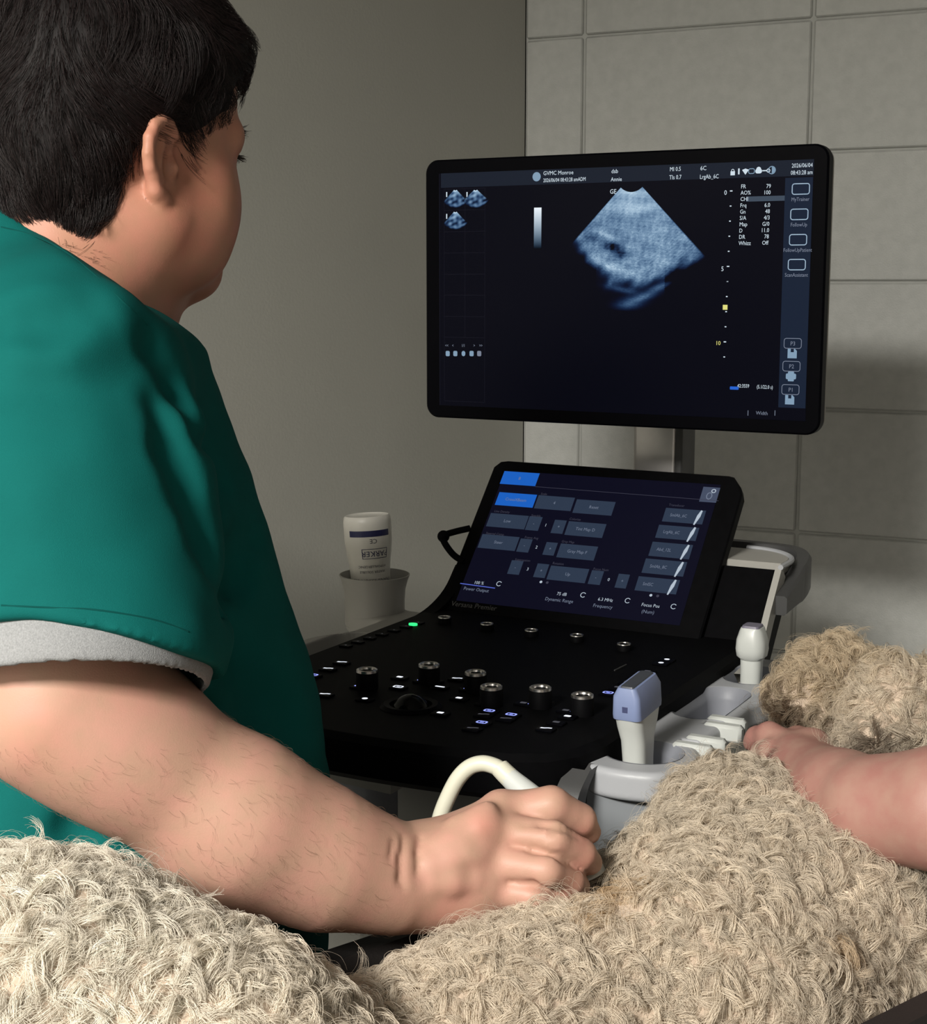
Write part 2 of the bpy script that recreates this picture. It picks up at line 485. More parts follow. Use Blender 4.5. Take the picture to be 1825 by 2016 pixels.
# ------------------------------------------------------------------ ultrasound machine, local axes: x right along its front, y to its back, z up
PSI = math.radians(28.5)
UW = np.array([math.cos(PSI), -math.sin(PSI), 0]); UD = np.array([math.sin(PSI), math.cos(PSI), 0]); UZ = np.array([0, 0, 1.0])
UO = np.array([0.18, 1.83, 0])
MM = frame(UW, UD, UZ, UO)
machine = empty('ultrasound_machine', M=MM)
tag(machine, 'black and grey ultrasound machine with lit monitor, touch panel and control deck', 'ultrasound machine')
def mw(a, b, c): return UO + UW * a + UD * b + UZ * c
def ml(P): q = np.asarray(P) - UO; return np.array([q @ UW, q @ UD, q[2]])
def mz(x, y, z): return ml(onplane(x, y, (0, 0, z), UZ))
def md(x, y, d): return ml(onplane(x, y, mw(0, d, 0), UD))

m_black = mat('black_plastic', (0.0025, 0.0025, 0.003), 0.6, vary=0.2, scale=80, bump=0.1, bscale=900, spec=0.05)
m_gloss = mat('black_gloss', (0.0018, 0.0018, 0.0028), 0.4, vary=0.05, spec=0.03)
m_lgrey = mat('light_grey_plastic', (0.38, 0.39, 0.41), 0.45, vary=0.03, scale=20, bump=0.05, bscale=700)
m_mgrey = mat('mid_grey_plastic', (0.22, 0.23, 0.26), 0.5, vary=0.04, scale=20, bump=0.05, bscale=700)
m_warmgrey = mat('warm_grey_plastic', (0.36, 0.35, 0.32), 0.5, vary=0.04, scale=20, bump=0.05, bscale=700)
m_dgrey = mat('dark_grey_plastic', (0.05, 0.05, 0.05), 0.5, vary=0.06, scale=20, bump=0.08, bscale=700)
m_body = mat('body_grey_plastic', (0.17, 0.17, 0.16), 0.5, vary=0.05, scale=10)
m_silver = mat('brushed_silver', (0.62, 0.60, 0.58), 0.28, metal=1.0, vary=0.05, scale=200)
m_post = mat('post_aluminium', (0.55, 0.53, 0.52), 0.38, metal=1.0, vary=0.04, scale=60)
m_white = mat('white_plastic', (0.54, 0.56, 0.535), 0.35, vary=0.02, scale=30)
m_cream = mat('cream_plastic', (0.60, 0.59, 0.48), 0.4, vary=0.02, scale=30)

# ---- monitor
MH = 1.3895
MF = Matrix(((1, 0, 0, -0.004), (0, 0, -1, 0.0), (0, 1, 0, MH), (0, 0, 0, 1)))
mon_case = MB().prism(rrect(0.511, 0.322, 0.017, 8), -0.019, 0.0, bev=0.0022).build('monitor', m_gloss, machine)
mon_case.matrix_local = MF
MB().prism(rrect(0.509, 0.320, 0.017, 8), -0.029, -0.0188, bev=0.004).build('back_shell', m_warmgrey, mon_case)
MB().prism(rrect(0.36, 0.20, 0.03, 8), -0.05, -0.0285, bev=0.008).build('rear_housing', m_dgrey, mon_case)
def mm2(x, y):
    q = ml(onplane(x, y, mw(0, 0, 0), UD)); return np.array([q[0] + 0.004, q[2] - MH])
PM = 1.86 / 3000            # metres per photograph pixel near the monitor
SCN = [mm2(869, 340), mm2(1608, 315), mm2(1581, 826), mm2(861, 800)]
sx0 = (SCN[0][0] + SCN[3][0]) / 2; sx1 = (SCN[1][0] + SCN[2][0]) / 2; sy1 = (SCN[0][1] + SCN[1][1]) / 2; sy0 = (SCN[2][1] + SCN[3][1]) / 2
p = Print(0.0004); p.rect(sx0, sy0, sx1, sy1); p.build('screen', glow('screen_black', (0.0012, 0.0014, 0.0045), 1.0), mon_case)
g_bar = glow('screen_bar', (0.010, 0.014, 0.024), 1.0)
g_side = glow('screen_side', (0.009, 0.016, 0.034), 1.0)
g_line = glow('screen_line', (0.008, 0.008, 0.014), 1.0)
g_white = glow('screen_white', (0.62, 0.72, 0.80), 1.0)
g_pale = glow('screen_pale', (0.22, 0.33, 0.45), 1.0)
g_dim = glow('screen_dim', (0.19, 0.22, 0.29), 1.0)
g_hl = glow('screen_highlight', (0.05, 0.07, 0.10), 1.0)
g_yel = glow('screen_yellow', (0.75, 0.72, 0.22), 1.0)
g_blue = glow('screen_blue', (0.02, 0.12, 0.60), 1.0)
# top bar and right sidebar
p = Print(0.0006); p.rect(sx0 + 0.003, mm2(868, 370)[1], sx1, sy1); p.build('screen_top_bar', g_bar, mon_case)
sb0 = (mm2(1550, 352)[0] + mm2(1529, 797)[0]) / 2
p = Print(0.0006); p.rect(sb0, mm2(1560, 803)[1], sx1 - 0.0005, mm2(1560, 350)[1]); p.build('screen_sidebar', g_side, mon_case)
# faint thumbnail grid
p = Print(0.0006); gx = [mm2(875, 500)[0], mm2(916, 500)[0], mm2(955, 500)[0]]
gy = [mm2(900, y)[1] for y in (372, 414, 456, 498, 540, 581, 623, 664)]
for x in gx: p.line([(x, mm2(900, 790)[1] if x != gx[1] else gy[-1]), (x, gy[0])], 0.0005)
for y in gy: p.line([(gx[0], y), (gx[2], y)], 0.0005)
p.line([(gx[0], mm2(900, 790)[1]), (gx[2], mm2(900, 790)[1])], 0.0005)
p.line([(sx0 + 0.0008, sy0), (sx0 + 0.0008, sy1)], 0.0006)
p.build('thumbnail_grid', g_line, mon_case)
# lettering
W_ = Print(0.0008); D_ = Print(0.0008); Pl = Print(0.0008); Y_ = Print(0.0008)
def T(pr, s, x, y, h, al='l', sx=0.92):
    q = mm2(x, y); pr.text(s, q[0], q[1] - h * PM * 0.36, h * PM * 1.0, al, sx)
T(W_, 'GVMC Monroe', 1070, 341, 11); T(W_, '2026/06/04 08:43:28 amADM', 1070, 355, 10.5, sx=0.72)
T(W_, 'dsb', 1204, 337, 11); T(W_, 'Annie', 1203, 353, 10.5)
T(W_, 'MI 0.5', 1319, 333, 11, sx=0.8); T(W_, 'TIs 0.7', 1318, 349, 11, sx=0.8)
T(W_, '6C', 1379, 331, 11); T(W_, 'LrgAb_6C', 1378, 348, 11, sx=0.8)
T(W_, '2026/06/04', 1559, 326, 10.5, sx=0.8); T(W_, '08:43:28 am', 1557, 340, 10.5, sx=0.78)
T(W_, 'GE', 1201, 377, 12)
for k, (a, b) in enumerate((('FR', '79'), ('AO%', '100'), ('CHI', ''), ('Frq', '6.0'), ('Gn', '48'), ('S/A', '4/3'), ('Map', 'G/0'), ('D', '11.0'), ('DR', '78'), ('Whizz', 'Off'))):
    y = 367 + 12.4 * k
    T(W_, a, 1459 - 0.5 * k, y, 10.5, sx=0.85)
    if b: T(W_, b, 1518 - 0.5 * k, y - 1, 10.5, 'r', sx=0.85)
T(W_, '0', 1426, 379, 12); T(W_, '5', 1420, 529, 12); T(Y_, '10', 1409, 675, 11)
for k in range(12):
    q = mm2(1440 - 1.25 * k, 376 + 29.7 * k); L = 0.0030 if k % 5 == 0 else 0.0020
    W_.rect(q[0] - L / 2, q[1] - 0.0006, q[0] + L / 2, q[1] + 0.0006)
q = mm2(1428, 605); Y_.rect(q[0] - 0.0028, q[1] - 0.0028, q[0] + 0.0028, q[1] + 0.0028)
# header icons
q = mm2(1057, 348); Pl.disc(q[0], q[1], 0.0055, 20)
q = mm2(1443, 339); W_.rect(q[0] - .0026, q[1] - .0035, q[0] + .0026, q[1] + .001); W_.ring([(q[0] + .002 * math.cos(t), q[1] + .001 + .0026 * math.sin(t)) for t in np.linspace(0, 2 * np.pi, 12, endpoint=False)], .0007)
q = mm2(1455, 338); W_.line([(q[0], q[1] - .003), (q[0], q[1] + .0035)], .0018)
q = mm2(1468, 338); W_.poly([(q[0], q[1] - .0034), (q[0] + .004, q[1] + .002), (q[0], q[1] + .0034), (q[0] - .004, q[1] + .002)])
q = mm2(1480, 337); Pl.ring(rrect(.0075, .006, .002, 3, q), .0008)
q = mm2(1494, 337); W_.poly(rrect(.0078, .005, .0024, 4, q)); W_.disc(q[0], q[1] + .002, .0028)
q = mm2(1508, 336); W_.ring([(q[0] + .003 + .0022 * math.cos(t), q[1] + .0022 * math.sin(t)) for t in np.linspace(0, 2 * np.pi, 12, endpoint=False)], .0008); W_.rect(q[0] - .004, q[1] - .0006, q[0] + .001, q[1] + .0006)
q = mm2(1520, 335); Pl.ring([(q[0] + .0045 * math.cos(t), q[1] + .0045 * math.sin(t)) for t in np.linspace(0, 2 * np.pi, 20, endpoint=False)], .0009); Pl.poly([(q[0] + .0035 * math.sin(t), q[1] + .0035 * math.cos(t)) for t in np.linspace(0, np.pi, 10)])
# sidebar
for (x, y, s) in ((1577, 372, 'MyTrainer'), (1574, 422, 'FollowUp'), (1571.5, 472, 'FollowUpPatient'), (1569, 521, 'ScanAssistant')):
    q = mm2(x, y); Pl.ring(rrect(0.0205, 0.0125, 0.003, 5, q), 0.0011); W_.ring(rrect(0.0201, 0.0121, 0.003, 5, q), 0.0004)
    T(D_, s, x - 1, y + 20, 9.5, 'c', 0.82)
for (x, y, s) in ((1561, 676, 'P3'), (1558.5, 721, 'P2'), (1556.5, 767, 'P1')):
    q = mm2(x, y); D_.ring(rrect(0.0205, 0.0118, 0.003, 5, q), 0.0007); T(D_, s, x, y, 10.5, 'c', 0.9)
for (x, y) in ((1560, 696), (1555, 787)):
    q = mm2(x, y)
    Pl.poly([(q[0] - .0053, q[1] - .0053), (q[0] + .0053, q[1] - .0053), (q[0] + .0053, q[1] + .003), (q[0] + .003, q[1] + .0053), (q[0] + .0018, q[1] + .0053), (q[0] + .0018, q[1] + .0015), (q[0] - .0018, q[1] + .0015), (q[0] - .0018, q[1] + .0053), (q[0] - .0053, q[1] + .0053)])
q = mm2(1557.5, 741); Pl.poly(rrect(.0118, .0065, .0015, 3, q)); Pl.poly(rrect(.007, .011, .001, 3, q))
# bottom right read-out
q = mm2(1446, 764); bl = Print(0.0008); bl.poly(rrect(.0105, .0036, .0008, 3, q)); bl.build('screen_marker', g_blue, mon_case)
T(W_, '42:3559', 1452, 759, 9.5, sx=0.75); T(W_, '(5.1/22.0 s)', 1490, 761, 9.5, sx=0.72)
T(D_, 'Width', 1500, 813, 9.5, 'c')
for x in (1473, 1526): q = mm2(x, 813); D_.line([(q[0], q[1] - .003), (q[0], q[1] + .003)], .0007)
# thumbnail navigation
for s, x in (('<<', 880), ('<', 892), ('1/1', 912), ('>', 934), ('>>', 947)): T(D_, s, x, 680, 8.5, 'c', 0.8)
for k, x in enumerate((882, 897, 913, 929, 944)):
    q = mm2(x, 696); pr = Pl if k < 4 else D_
    pr.poly(rrect(.0058 if k != 2 else .0052, .0066, .0015 if k != 2 else .0025, 3, q))
hb = Print(0.0007); a = mm2(1471, 397); b = mm2(1547, 385); hb.rect(a[0] - .001, a[1], sb0, b[1]); hb.build('highlight_bar', g_hl, mon_case)
W_.build('screen_lettering', g_white, mon_case); D_.build('screen_small_print', g_dim, mon_case); Pl.build('screen_icons', g_pale, mon_case); Y_.build('screen_yellow_marks', g_yel, mon_case)
def grid_picture(name, X, Y, C, z, material):
    n, m = X.shape; v = np.stack([X.ravel(), Y.ravel(), np.full(n * m, z)], 1)
    i = np.arange(n - 1)[:, None] * m + np.arange(m - 1)[None]; i = i.ravel()
    o = mesh_obj(name, v, np.stack([i, i + 1, i + m + 1, i + m], 1), material, mon_case); vattr(o, 'tone', C); return o
# grey bar
m_pic = glow_attr('screen_picture', 'tone', 1.0)
a = mm2(1052, 409); b = mm2(1066, 490); X, Y = np.meshgrid(np.linspace(a[0], b[0], 3), np.linspace(a[1], b[1], 40), indexing='xy')
t = np.linspace(1, 0, 40)[:, None].repeat(3, 1).ravel()
grid_picture('grey_scale_bar', X, Y, np.stack([t ** 1.6 * 0.85, t ** 1.35 * 0.92, t ** 1.15 * 0.98], 1), 0.0008, m_pic)
# scan sector: polar grid about the virtual apex, brightness of tissue layers
def sector(name, apex, r0, r1, half, nr, na, z, seed, tone, aspect=1.0):
    A = np.linspace(-half, half, na); Rr = np.linspace(r0, r1, nr); AA, RR = np.meshgrid(A, Rr, indexing='xy')
    X = apex[0] + RR * np.sin(AA) * aspect; Y = apex[1] - RR * np.cos(AA)
    t = tone(AA / half, (RR - r0) / (r1 - r0), X - apex[0], Y - apex[1], np.random.default_rng(seed))
    t = np.clip(t, 0, 1)
    C = np.stack([t.ravel() ** 1.9 * 0.60 + 0.0012, t.ravel() ** 1.5 * 0.76 + 0.0014, t.ravel() ** 1.12 * 0.88 + 0.0045], 1)
    return grid_picture(name, X, Y, C, z, m_pic)
def nz2(x, y, s, seed, asp=1.0):
    return smooth_noise(np.stack([x.ravel() * asp, y.ravel(), 0 * x.ravel()], 1), s, seed).reshape(x.shape)
ap = (mm2(1221, 370) + mm2(1267, 368)) / 2 + np.array([0, 0.0142]); S_ = 1 / PM
def tone_main(a, r, x, y, R):
    X = x * S_; Y = -y * S_ - 24            # pixels from the probe face
    t = 0.46 + 0.06 * nz2(x, y, 250, 1) + 0.07 * nz2(x, y, 700, 2) + 0.05 * nz2(x, y, 1700, 3)
    t += 0.4 * np.exp(-((Y - 8) / 9.0) ** 2) * np.clip(1 - np.abs(X) / 60, 0, 1)
    t += 0.30 * np.exp(-((Y - 36) / 12) ** 2) * np.exp(-(X / 48) ** 2)
    def bump(cx, cy, sx, sy, ang, h):
        c, s = math.cos(ang), math.sin(ang); u = (X - cx) * c + (Y - cy) * s; v = -(X - cx) * s + (Y - cy) * c
        return h * np.exp(-(u / sx) ** 2 - (v / sy) ** 2)
    t += bump(50, 85, 45, 40, 0, 0.10)
    t += bump(-38, 110, 26, 13, 0.35, -0.34) + bump(-20, 125, 14, 10, 0.2, -0.22)
    t += bump(-75, 128, 40, 8, 0.55, 0.20) + bump(-48, 88, 22, 5, 0.45, 0.24) + bump(-20, 152, 40, 7, 0.25, 0.34) + bump(5, 168, 20, 6, 0, 0.25)
    t += bump(40, 165, 30, 6, -0.3, 0.22) + bump(-85, 85, 18, 14, 0.6, -0.12)
    t += bump(75, 140, 28, 10, -0.4, 0.10)
    # far field falls dark along an uneven floor
    floor = 172 - 0.0042 * (X + 5) ** 2 * (X < 0) - 0.0026 * (X + 5) ** 2 + 7 * nz2(x, y, 350, 9)
    t *= 1 / (1 + np.exp((Y - floor) / 6.5))
    t += bump(-5, 222, 28, 13, -0.35, 0.30) + bump(25, 205, 26, 6, -0.3, 0.26) + bump(60, 185, 25, 6, -0.35, 0.25) + bump(-15, 190, 30, 5, 0.2, 0.14)
    t -= 0.10 * np.clip((Y - 110) / 80, 0, 1) * (np.abs(X) > 70)
    nn = R.normal(size=x.shape); nn = (nn + np.roll(nn, 1, 1) + np.roll(nn, -1, 1)) / 1.73
    t *= 1 + 0.11 * nn * (0.4 + 0.6 * np.clip(Y / 120, 0, 1))
    t *= np.clip((1 - np.abs(a)) / 0.02, 0, 1) * np.clip((262 - Y) / 60, 0, 1)
    t *= np.clip((225 - np.hypot(X, Y + 30)) / 12 + 3 * np.clip((112 - np.abs(X)) / 22, 0, 1), 0, 1)
    return t * 0.98
sector('scan_image', ap, 0.0195, 0.182, math.radians(44.5), 230, 250, 0.0008, 4, tone_main)
def tone_small(a, r, x, y, R):
    t = 0.42 * np.exp(-r * 1.6) + 0.28 * nz2(x, y, 900, 5) + 0.20 + 0.4 * np.exp(-(r / 0.1) ** 2)
    t *= np.clip((1 - np.abs(a)) / 0.05, 0, 1) * np.clip((1 - r) / 0.1, 0, 1); return t * 0.8
for k, (x, y) in enumerate(((897, 393), (937, 393), (897, 436))):
    sector('thumbnail_image', mm2(x, y - 22), 0.0025, 0.0235, math.radians(48 if k != 1 else 52), 24, 24, 0.0008, 20 + k, tone_small)
    q = mm2(x - 17, y - 10); pt = Print(0.0008); pt.line([(q[0], q[1] - .003), (q[0], q[1] + .003)], .0016); pt.build('thumbnail_mark', g_white, mon_case)

# ---- post behind the monitor
MB().prism(rrect(0.060, 0.045, 0.006, 4, (0.000, 0.16)), 0.96, 1.40, bev=0.002).build('monitor_post', m_post, machine)
MB().prism(rrect(0.010, 0.049, 0.003, 3, (0.0335, 0.16)), 0.96, 1.40).build('post_trim', m_dgrey, machine)
MB().box((0.0, 0.09, 1.392), (0.028, 0.05, 0.03), bev=0.006).build('monitor_bracket', m_dgrey, machine)

# ---- control deck
def deck_outline():
    P = [(-0.205, -0.05)]
    P += [(-0.205, -0.50), (-0.190, -0.548)]
    for t in np.linspace(-0.16, 0.15, 12): P.append((t, -0.560 - 0.028 * (1 - (t / 0.2) ** 2) + 0.0))
    P += [(0.180, -0.556), (0.197, -0.528), (0.205, -0.49), (0.205, -0.05)]
    return np.array(P)
deck = MB().prism(deck_outline(), 0.958, 1.0, bev=0.006).build('control_panel', m_black, machine)
# fillet up to the touch panel and right-hand wing
TB = math.radians(42); TU = np.array([0, math.sin(TB), math.cos(TB)]); TN = np.array([0, -math.cos(TB), math.sin(TB)])
TM = Matrix(((1, 0, 0, 0), (0, TU[1], TN[1], -0.085), (0, TU[2], TN[2], 1.0), (0, 0, 0, 1)))
panel = MB().prism([(-0.2, -0.012), (0.146, -0.012), (0.146, 0.02), (0.147, 0.200), (0.143, 0.211), (0.131, 0.2255), (0.124, 0.227), (-0.176, 0.229), (-0.186, 0.227), (-0.193, 0.218), (-0.194, 0.04)], -0.016, 0.0, bev=0.002).build('touch_panel', m_black, machine)
panel.matrix_local = TM
wing = MB().prism([(-0.2, -0.03), (0.2115, -0.03), (0.2115, 0.106), (-0.17, 0.106), (-0.2, 0.07)], -0.06, -0.010).build('panel_wing', m_black, machine)
wing.matrix_local = TM
bl_ = bez([(-0.205, -0.20, 0.994), (-0.2045, -0.135, 0.997), (-0.202, -0.096, 1.005), (-0.197, -0.068, 1.022), (-0.195, -0.045, 1.046)], 16)
mb = MB(); mb.loft([np.stack([bl_[:, 0] + dx, bl_[:, 1] + 0.004, bl_[:, 2] - (0.03 if low else 0)], 1) for dx, low in ((0, True), (0, False), (0.018, False), (0.018, True))], close=False)
mb.build('panel_fillet', m_black, machine)
# touch screen print
P0w = mw(0, -0.085, 1.0); TUw = UD * TU[1] + UZ * TU[2]; TNw = UD * TN[1] + UZ * TN[2]
def tp(zx, zy):
    P = onplane(840 + zx / 2.852, 880 + zy / 2.852, P0w, TNw) - P0w
    return np.array([P @ UW, P @ TUw])
p = Print(0.0004); p.rect(-0.174, 0.014, 0.118, 0.212); p.build('touch_screen', glow('touch_black', (0.004, 0.004, 0.012), 1.0), panel)
g_btn = glow('touch_button', (0.028, 0.042, 0.072), 1.0)
g_tblue = glow('touch_blue', (0.012, 0.115, 0.52), 1.0)
g_ttext = glow('touch_text', (0.16, 0.19, 0.26), 1.0)
g_tfaint = glow('touch_faint', (0.05, 0.05, 0.075), 1.0)
g_tline = glow('touch_line', (0.09, 0.13, 0.55), 1.0)
g_tpale = glow('touch_pale', (0.45, 0.52, 0.60), 1.0)
g_home = glow('touch_home', (0.06, 0.075, 0.12), 1.0)
PB = Print(0.0007); PBl = Print(0.0007); PT = Print(0.001); PF = Print(0.001); PW = Print(0.001); PL = Print(0.001); PH = Print(0.0007)
def btn(pr, x0, y0, x1, y1, s='', h=0.0062):
    a, b = tp(x0, y0), tp(x1, y1); pr.rect(a[0], b[1], b[0], a[1]); c = (a + b) / 2
    if s: PT.text(s, c[0], c[1] - h * 0.33, h, 'c', 0.9)
    return c
def lab(pr, s, zx, zy, h=0.0062, al='c'): q = tp(zx, zy); pr.text(s, q[0], q[1] - h * 0.33, h, al, 0.9)
btn(PBl, 438, 137, 610, 222, 'B'); btn(PBl, 410, 255, 595, 343, 'CrossXBeam')
btn(PB, 630, 272, 808, 362, '4'); btn(PB, 845, 295, 1037, 388, 'Reset')
btn(PB, 362, 372, 548, 465, 'Low'); btn(PB, 580, 390, 625, 473, '-'); lab(PW, '1', 668, 441); btn(PB, 722, 410, 762, 490, '+'); btn(PB, 800, 418, 985, 513, 'Tint Map D')
btn(PB, 315, 490, 495, 586, 'Steer'); btn(PB, 530, 515, 570, 595, '-'); lab(PW, '2', 618, 565); btn(PB, 675, 535, 713, 612, '+'); btn(PB, 755, 543, 938, 640, 'Gray Map F')
btn(PB, 480, 637, 518, 720, '-'); lab(PW, '3', 568, 688); btn(PB, 625, 655, 663, 738, '+'); btn(PB, 700, 667, 888, 767, 'Up'); btn(PB, 930, 693, 972, 777, '-'); lab(PW, '0', 1023, 747); btn(PB, 1080, 713, 1118, 797, '+')
for (x0, y0, x1, y1, s) in ((1345, 343, 1547, 437, 'SmlAb_6C'), (1306, 438, 1510, 530, 'LrgAb_6C'), (1270, 533, 1473, 633, 'Abd_12L'), (1232, 627, 1440, 730, 'SmlAb_8C'), (1192, 727, 1400, 830, 'SmlSC')):
    a, b = tp(x0, y0), tp(x1, y1); PB.rect(a[0], b[1], b[0], a[1]); PT.text(s, a[0] + 0.008, (a[1] + b[1]) / 2 - 0.002, 0.0062, 'l', 0.8)
    c = np.array([b[0] - 0.0075, (a[1] + b[1]) / 2 - 0.001]); e = np.array([0.0025, 0.0105]); n = np.array([0.0022, -0.0006])
    PW.poly([c - e - n * 0.4, c - e + n * 0.4, c + e * 0.2 + n, c + e + n * 0.5, c + e - n * 0.5, c + e * 0.2 - n])
c = btn(PH, 1555, 225, 1625, 315); PT.ring([(c[0] + .004 * math.cos(t), c[1] - .002 + .0055 * math.sin(t)) for t in np.linspace(0, 2 * np.pi, 8, endpoint=False)], .0012)
q = tp(1613, 250); PW.ring([(q[0] + .003 * math.cos(t), q[1] + .003 * math.sin(t)) for t in np.linspace(0, 2 * np.pi, 14, endpoint=False)], .0011)
PF.line([tp(610, 225), tp(1640, 305)], 0.0006); PL.line([tp(190, 768), tp(385, 795)], 0.0012)
for s, x, y in (('100 %', 295, 765), ('75 dB', 760, 828), ('6.3 MHz', 1005, 860), ('Focus Pos', 1258, 892)): lab(PW, s, x, y, 0.0062)
for s, x, y in (('Power Output', 280, 803), ('Dynamic Range', 745, 862), ('Frequency', 990, 897), ('(Num)', 1243, 928)): lab(PT, s, x, y, 0.0066)
for x, y in ((408, 770), (880, 833), (1130, 865), (1388, 898)):
    q = tp(x, y); PW.line([(q[0] + .0032 * math.cos(t), q[1] + .0032 * math.sin(t)) for t in np.linspace(0.6, 5.6, 12)], .0009)
for x, y in ((643, 760), (1260, 835)): q = tp(x, y); PW.disc(q[0], q[1], .0018); PF.disc(q[0] + .0085, q[1], .0018)
for s, x, y in (('Scale', 660, 266), ('Line Density', 425, 365), ('Speckle', 615, 388), ('Colorize', 835, 408), ('Steered Comp', 385, 490), ('Frame Avg', 590, 512), ('Gray Map', 795, 535), ('Suppression', 540, 637), ('Rotation', 740, 657), ('Focus Num', 980, 690), ('Transducer', 1405, 330)): lab(PF, s, x, y, 0.0048)
PB.build('touch_buttons', g_btn, panel); PBl.build('touch_active_buttons', g_tblue, panel); PH.build('touch_home_box', g_home, panel)
PT.build('touch_lettering', g_ttext, panel); PF.build('touch_captions', g_tfaint, panel); PW.build('touch_icons', g_tpale, panel); PL.build('touch_slider_line', g_tline, panel)
pr = Print(0.0006); q = tp(140, 880); pr.text('Versana Premier', q[0], q[1] - 0.003, 0.0098, 'l', 0.95)
pr.build('panel_logo', mat('logo_grey', (0.12, 0.12, 0.12), 0.5), panel)
# black side handle loop at the panel's left
hp = [at(925, 1040, 1.93), at(895, 1047, 1.925), at(872, 1055, 1.92), at(874, 1066, 1.915), at(884, 1082, 1.912), at(896, 1095, 1.912), at(912, 1105, 1.91)]
MB().tube(bez([ml(P) for P in hp], 28), 0.0042, 10).build('hook_loop', m_black, machine)
c = ml(at(873, 1056, 1.92)); mb = MB(); t = np.linspace(0, np.pi, 9); mb.lathe([(0.0078 * math.sin(a) + 1e-5, -0.0078 * math.cos(a)) for a in t], c, 14); mb.build('hook_end', m_black, machine)

# ---- knobs
def z5(x, y): return 560 + x / 2.401, 1150 + y / 2.401
kn = MB().lathe([(0.0112, 0), (0.0112, 0.017), (0.0105, 0.018)], n=28, cap1=True).build('knob', m_black); kn_me = kn.data; bpy.data.objects.remove(kn)
rg = MB().lathe([(0.0072, 0.0176), (0.0078, 0.0198), (0.0092, 0.0206), (0.0105, 0.0198), (0.0108, 0.0176)], n=32, cap0=False, cap1=False).build('ring', m_silver); rg_me = rg.data; bpy.data.objects.remove(rg)
def put(name, me, parent, x, y, z, s=1.0, sz=None):
    o = bpy.data.objects.new(name, me); COL.objects.link(o); o.parent = parent; o.location = (x, y, z); o.scale = (s, s, s if sz is None else sz); return o
for (x, y) in ((390, 400), (683, 375), (903, 412), (978, 478), (1210, 484), (1408, 518)):
    q = mz(*z5(x, y), 1.020); k = put('knob', kn_me, machine, q[0], q[1], 0.9995); put('knob_ring', rg_me, k, 0, 0, 0)
for (x, y) in ((757, 153), (957, 184), (1167, 214), (1382, 238), (1605, 279)):
    q = mz(*z5(x, y), 1.008); k = put('knob', kn_me, machine, q[0], q[1], 0.9995, 0.72, 0.42); put('knob_ring', rg_me, k, 0, 0, 0)
# ---- keys with lit symbols
g_kw = glow('key_white', (0.8, 0.85, 0.95), 1.3); g_kb = glow('key_blue', (0.30, 0.36, 1.0), 1.5); g_kd = glow('key_dim', (0.07, 0.07, 0.08), 1.0); g_green = glow('led_green', (0.03, 0.85, 0.20), 1.6)
_k = MB().box((0, 0, 0), (0.0085, 0.006, 0.0012), bev=0.0008).build('key', m_gloss); key_me = _k.data; bpy.data.objects.remove(_k)
def sym(kind, m):
    pr = Print(0.0)
    if kind == 'bar': pr.poly(rrect(0.0085, 0.0026, 0.001, 3))
    elif kind == 'box': pr.poly(rrect(0.0052, 0.0040, 0.001, 3))
    elif kind == 'ring': pr.ring(rrect(0.0085, 0.0062, 0.002, 3), 0.0012); pr.line([(-.0015, 0), (.0015, 0)], .0012)
    elif kind == 'dot': pr.disc(0, 0, 0.0024, 10)
    else: pr.poly([(-.004, -.0015), (-.001, -.0010), (.0015, .0006), (.004, .0010), (.004, .0028), (.001, .0024), (-.0015, .0010), (-.004, .0008)])
    o = pr.build('s', m, None); d = o.data; bpy.data.objects.remove(o); return d
syms = {}
for x, y, kd, c in ((270, 368, 'zig', 'w'), (205, 398, 'zig', 'w'), (135, 428, 'ring', 'b'), (190, 519, 'zig', 'w'), (545, 438, 'box', 'w'), (538, 484, 'ring', 'w'), (650, 455, 'bar', 'b'), (735, 484, 'bar', 'w'), (815, 445, 'zig', 'w'), (870, 495, 'bar', 'b'), (825, 537, 'box', 'w'), (737, 607, 'box', 'w'), (945, 562, 'dot', 'b'), (968, 597, 'ring', 'b'), (1072, 615, 'ring', 'b'), (933, 652, 'ring', 'b'), (1175, 568, 'bar', 'b'), (1375, 604, 'bar', 'b'), (1338, 623, 'box', 'w'), (1285, 651, 'box', 'd'), (1235, 681, 'zig', 'w'), (1530, 512, 'ring', 'b'), (1575, 486, 'box', 'd'), (1622, 460, 'box', 'd'), (1668, 435, 'box', 'w'), (1716, 410, 'box', 'd'), (1780, 371, 'dot', 'w'), (1808, 355, 'dot', 'w'), (353, 482, 'bar', 'b'), (380, 540, 'dot', 'w'), (710, 455, 'box', 'd'), (1130, 560, 'box', 'd'), (1330, 595, 'box', 'd'), (940, 615, 'zig', 'd'), (1045, 634, 'zig', 'd'), (888, 680, 'zig', 'd')):
    q = mz(*z5(x, y), 1.0023)
    k = put('key', key_me, machine, q[0], q[1], 1.0010)
    if (kd, c) not in syms: syms[kd, c] = sym(kd, {'w': g_kw, 'b': g_kb, 'd': g_kd}[c])
    put('key_symbol', syms[kd, c], k, 0, 0, 0.00135, 1.25)
for k in range(7):
    x, y = 290 + k * 57, 287 - k * 18
    q = mz(*z5(x, y), 1.002); kk = put('function_key', key_me, machine, q[0], q[1], 1.0008, 0.8)
    if 'fd' not in syms: syms['fd'] = sym('dot', g_kd)
    put('key_symbol', syms['fd'], kk, 0, 0, 0.00135, 0.6)
q = mz(*z5(608, 186), 1.002); MB().prism([(q[0] + .0055 * math.cos(t), q[1] + .0042 * math.sin(t)) for t in np.linspace(0, 2 * np.pi, 12, endpoint=False)], 0.9995, 1.002).build('power_light', g_green, machine)
